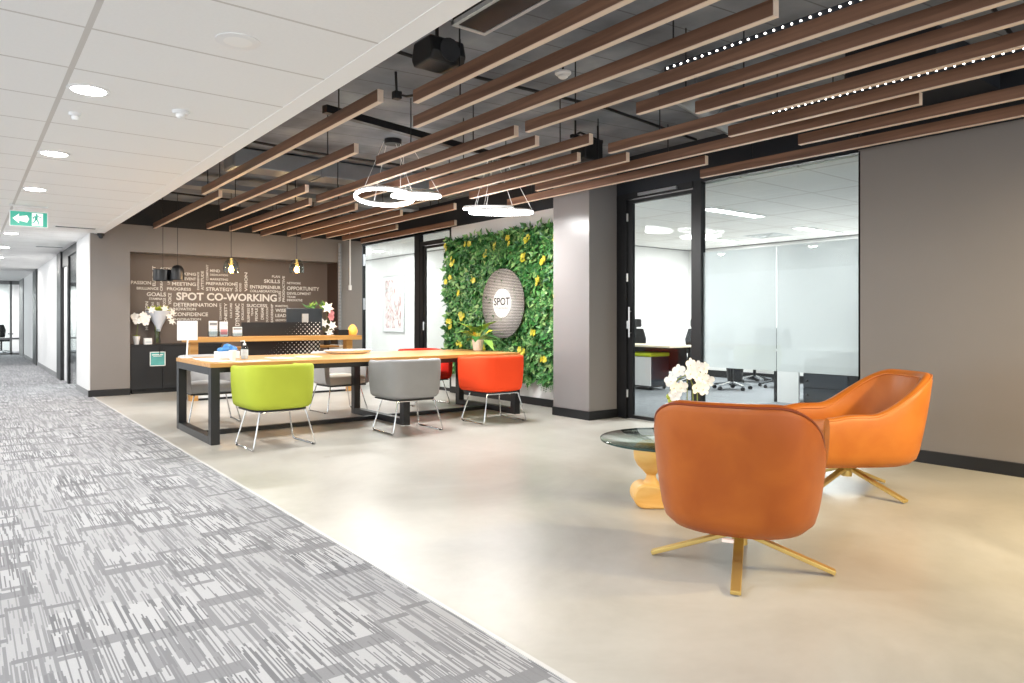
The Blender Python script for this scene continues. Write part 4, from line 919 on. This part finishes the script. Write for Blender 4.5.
def office_chair(label, loc, rz, head=True, arms=True):
    t = thing('office_chair', label, 'office chair', loc, rz, 'black mesh office chairs behind the glass')
    MB().tube([(0,0,.1),(0,0,.42)], .028, 12).build('gas_lift', 'black', t, True)
    for k in range(5):
        a = 2*PI*k/5+.3; d = Vector((math.cos(a), math.sin(a), 0))
        l = MB().bar(d*.02+Vector((0,0,.12)), d*.30+Vector((0,0,.075)), .04, .03).build('base_arm', 'chrome', t); MB().lathe([(.03,-.02),(.03,.02)], tuple(d*.30+Vector((0,0,.031))), 12, 'y').build('caster', 'blackpl', l)
    box(-.24,.24,-.22,.24,.42,.49).build('seat', 'mesh', t, bevel=.03, seg=3)
    b = MB(); b.prism([(-.2,.56),(.2,.56),(.23,.8),(.17,.98),(-.17,.98),(-.23,.8)], -.27, -.245, 'xz'); b.build('backrest', 'mesh', t, bevel=.008); fr = MB(); pts = [(-.2,-.258,.56),(.2,-.258,.56),(.23,-.258,.8),(.17,-.258,.98),(-.17,-.258,.98),(-.23,-.258,.8)]; fr.tube(pts, .016, 6, True); fr.tube([(0,-.2,.45),(0,-.28,.5),(0,-.29,.75),(0,-.27,1.02)], .018, 6); fr.build('back_frame', 'blackpl', t, True)
    if head: box(-.13,.13,-.29,-.23,1.02,1.17).build('headrest', 'blackpl', t, bevel=.025, seg=3)
    if arms:
        for sx in (-1, 1): b = MB(); b.tube([(sx*.22,0,.45),(sx*.28,0,.5),(sx*.28,0,.66)], .014, 6); b.box(sx*.28-.035,sx*.28+.035,-.12,.12,.66,.69); b.build('armrest', 'blackpl', t)
    return t
office_chair('black mesh office chair with headrest seen through the glass door, left one', (9.6, 8.95, 0), R(96))
office_chair('black mesh office chair with headrest beside the glass door post, right one', (10.12, 7.95, 0), R(96))
office_chair('office chair on a chrome star base below the frosted band by the orchid', (10.05, 7.02, 0), R(160), False)
office_chair('office chair on a chrome star base below the frosted band at mid window', (10.95, 6.75, 0), R(-60), False)
office_chair('office chair on a chrome star base below the frosted band, farthest against the wall', (11.5, 7.55, 0), R(80), False)
t = thing('waste_bin', 'small black waste bin on the office carpet below the frosted band', 'bin', (10.75, 7.45, 0.005)); MB().lathe([(.12,0),(.15,.33),(.145,.33),(.11,.02)], n=20).build('bin_body', 'blackpl', t, True); MB().lathe([(.15,.33),(.156,.335),(.15,.34),(.144,.335)], n=20, cap=False).build('rim', 'black', t, True)
t = thing('office_desk', 'white desk with a panel end and black post below the frosted glass', 'desk', (9.0, 5.25, 0)); box(0,1.4,-.7,.36,.71,.74).build('desktop', 'whitepl', t); box(.0,.03,-.02,.30,0,.71).build('end_panel', 'whitepl', t); box(-.01,.04,.305,.345,0,.71).build('post', 'black', t); box(1.35,1.4,-.7,.3,0,.71).build('end_panel', 'whitepl', t)
t = thing('drawer_unit', 'charcoal drawer unit with a knob under the white desk', 'drawer unit', (9.06, 4.58, 0)); box(.02,.55,0,.62,.03,.62).build('body', 'blackp', t); 
for k in range(3): d = box(0,.02,.005,.615,.04+k*.195,.225+k*.195).build('drawer', 'screen', t, bevel=.002); MB().ball((-.02,.55,.13+k*.195), .018, 8).build('knob', 'black', d, True)
box(.03,.54,.01,.61,0,.03).build('plinth', 'black', t)
# ceiling lights in the rooms
cl = None
for i, (x, y, lab) in enumerate(((8.2, 5.7, 'long white ceiling light in the office, nearest the glass'), (10.9, 6.0, 'long white ceiling light in the office behind the right pane'), (10.9, 7.8, 'long white ceiling light deep in the office near the back corner'))):
    if cl is None:
        cl = thing('ceiling_light', lab, 'ceiling light', (x, y, 2.599), 0, 'long office ceiling lights'); b = MB(); b.box(-.62,.62,-.1,-.085,-.012,0); b.box(-.62,.62,.085,.1,-.012,0); b.box(-.62,-.605,-.085,.085,-.012,0); b.box(.605,.62,-.085,.085,-.012,0); b.build('housing', 'whitepl', cl); box(-.605,.605,-.085,.085,-.01,-.002).build('diffuser', 'panel', cl)
    else: dup(cl, (x, y, 2.599), 0, lab)
    area('office lamp', (x, y, 2.57), 1.2, 60, (1,.99,.97), shape='RECTANGLE', sy=.2)
t = thing('air_vent', 'square four way air vent in the office ceiling', 'air vent', (10.9, 6.9, 2.599)); b = MB()
for k in (.08,.16,.24): b.box(-k,k,-k,-k+.02,-.01,0); b.box(-k,k,k-.02,k,-.01,0); b.box(-k,-k+.02,-k,k,-.01,0); b.box(k-.02,k,-k,k,-.01,0)
b.build('louvres', 'whitepl', t); box(-.3,.3,-.3,.3,-.002,0).build('frame', 'papery', t)
t = thing('downlight', 'small round downlight in the meeting room ceiling behind the far glass', 'downlight', (6.9, 13.5, 2.599)); MB().lathe([(.12,0),(.12,-.006),(.105,-.008)], n=24).build('trim_ring', 'whitepl', t, True); MB().lathe([(.1,-.004),(.095,-.01)], n=24).build('lens', 'downl', t, True)
area('meeting lamp', (6.9, 13.5, 2.57), .6, 26); area('meeting lamp', (6.9, 11.0, 2.57), .6, 20); area('meeting lamp', (6.9, 16.0, 2.57), .6, 20)
area('side room lamp', (3, 15, 2.45), 1.2, 40); area('side room lamp', (3, 21, 2.45), 1.2, 40); area('side room lamp', (0, 30.2, 2.45), 1.5, 110)
t = thing('framed_print', 'tall framed abstract red and grey print on the meeting room wall', 'picture', (7.70, 14.33, .86)); box(0, .018, -.5, .5, 0, 1.3).build('frame', 'silver', t); box(-.003, 0, -.47, .47, .03, 1.27).build('mount', 'artmat', t); box(-.005, -.003, -.38, .38, .1, 1.2).build('print', 'art', t)
# far corridor: chairs behind glass
t = thing('visitor_chair', 'teal chair in the side room behind the corridor glass', 'chair', (2.35, 15.8, 0), R(90)); box(-.25,.25,-.25,.25,.4,.48).build('seat', 'teal', t, bevel=.03); box(-.25,.25,-.28,-.2,.48,.95).build('backrest', 'teal', t, bevel=.03)
for (x, y) in ((-.2,-.2),(.2,-.2),(-.2,.2),(.2,.2)): MB().tube([(x,y,0.001),(x*.9,y*.9,.4)], .014).build('leg', 'chrome', t)
office_chair('pale framed office chair beyond the glass at the corridor end', (1.0, 29.6, 0), R(200), False)

# ------------------------------------------------------------------ light
def spot(name, loc, tgt, energy, col, size, blend=.6, soft=.06):
    l = bpy.data.lights.new(name, 'SPOT'); l.energy = energy; l.color = col; l.spot_size = size; l.spot_blend = blend; l.shadow_soft_size = soft
    o = bpy.data.objects.new(name, l); C.objects.link(o); o.location = loc; d = Vector(tgt)-Vector(loc); o.rotation_euler = d.to_track_quat('-Z', 'Y').to_euler(); return o
warm = (1, .78, .42)
for (x, y, tx, ty, e) in ((3.6, -.5, 3.8, 1.5, 110), (5.2, -.5, 5.0, 1.7, 300)):
    spot('lounge downlight', (x, y, 2.5), (tx, ty, 0), e, warm, R(110), 1.0, .12)

for (x, y, e) in ((3.57, 6.65, 32), (4.85, 6.6, 32)):   # light given off by the two ring pendants
    area('ring lamp', (x, y, 2.40), .6, e, (1, 1, .98))
for (x, y) in ((3.2, 9.7), (4.7, 9.7)):  # added fill discs brightening the reception end, not actual fittings
    area('reception fill light', (x, y, 2.57), .25, 22, (1, .97, .92))

w = bpy.data.worlds.new('daylight'); bpy.context.scene.world = w; w.use_nodes = True; nt = w.node_tree
bg = nt.nodes['Background']; bg.inputs[0].default_value = (.90, .955, 1, 1); bg.inputs[1].default_value = 1.15

sc = bpy.context.scene
sc.view_settings.view_transform = 'Standard'; sc.view_settings.look = 'None'; sc.view_settings.exposure = .9; sc.view_settings.gamma = 1; sc.view_settings.use_curve_mapping = False
try:
    sc.cycles.use_denoising = True; sc.cycles.denoiser = 'OPENIMAGEDENOISE'; sc.cycles.max_bounces = 8; sc.cycles.transparent_max_bounces = 16; sc.cycles.sample_clamp_indirect = 6; sc.cycles.caustics_reflective = False; sc.cycles.caustics_refractive = False
except Exception: pass
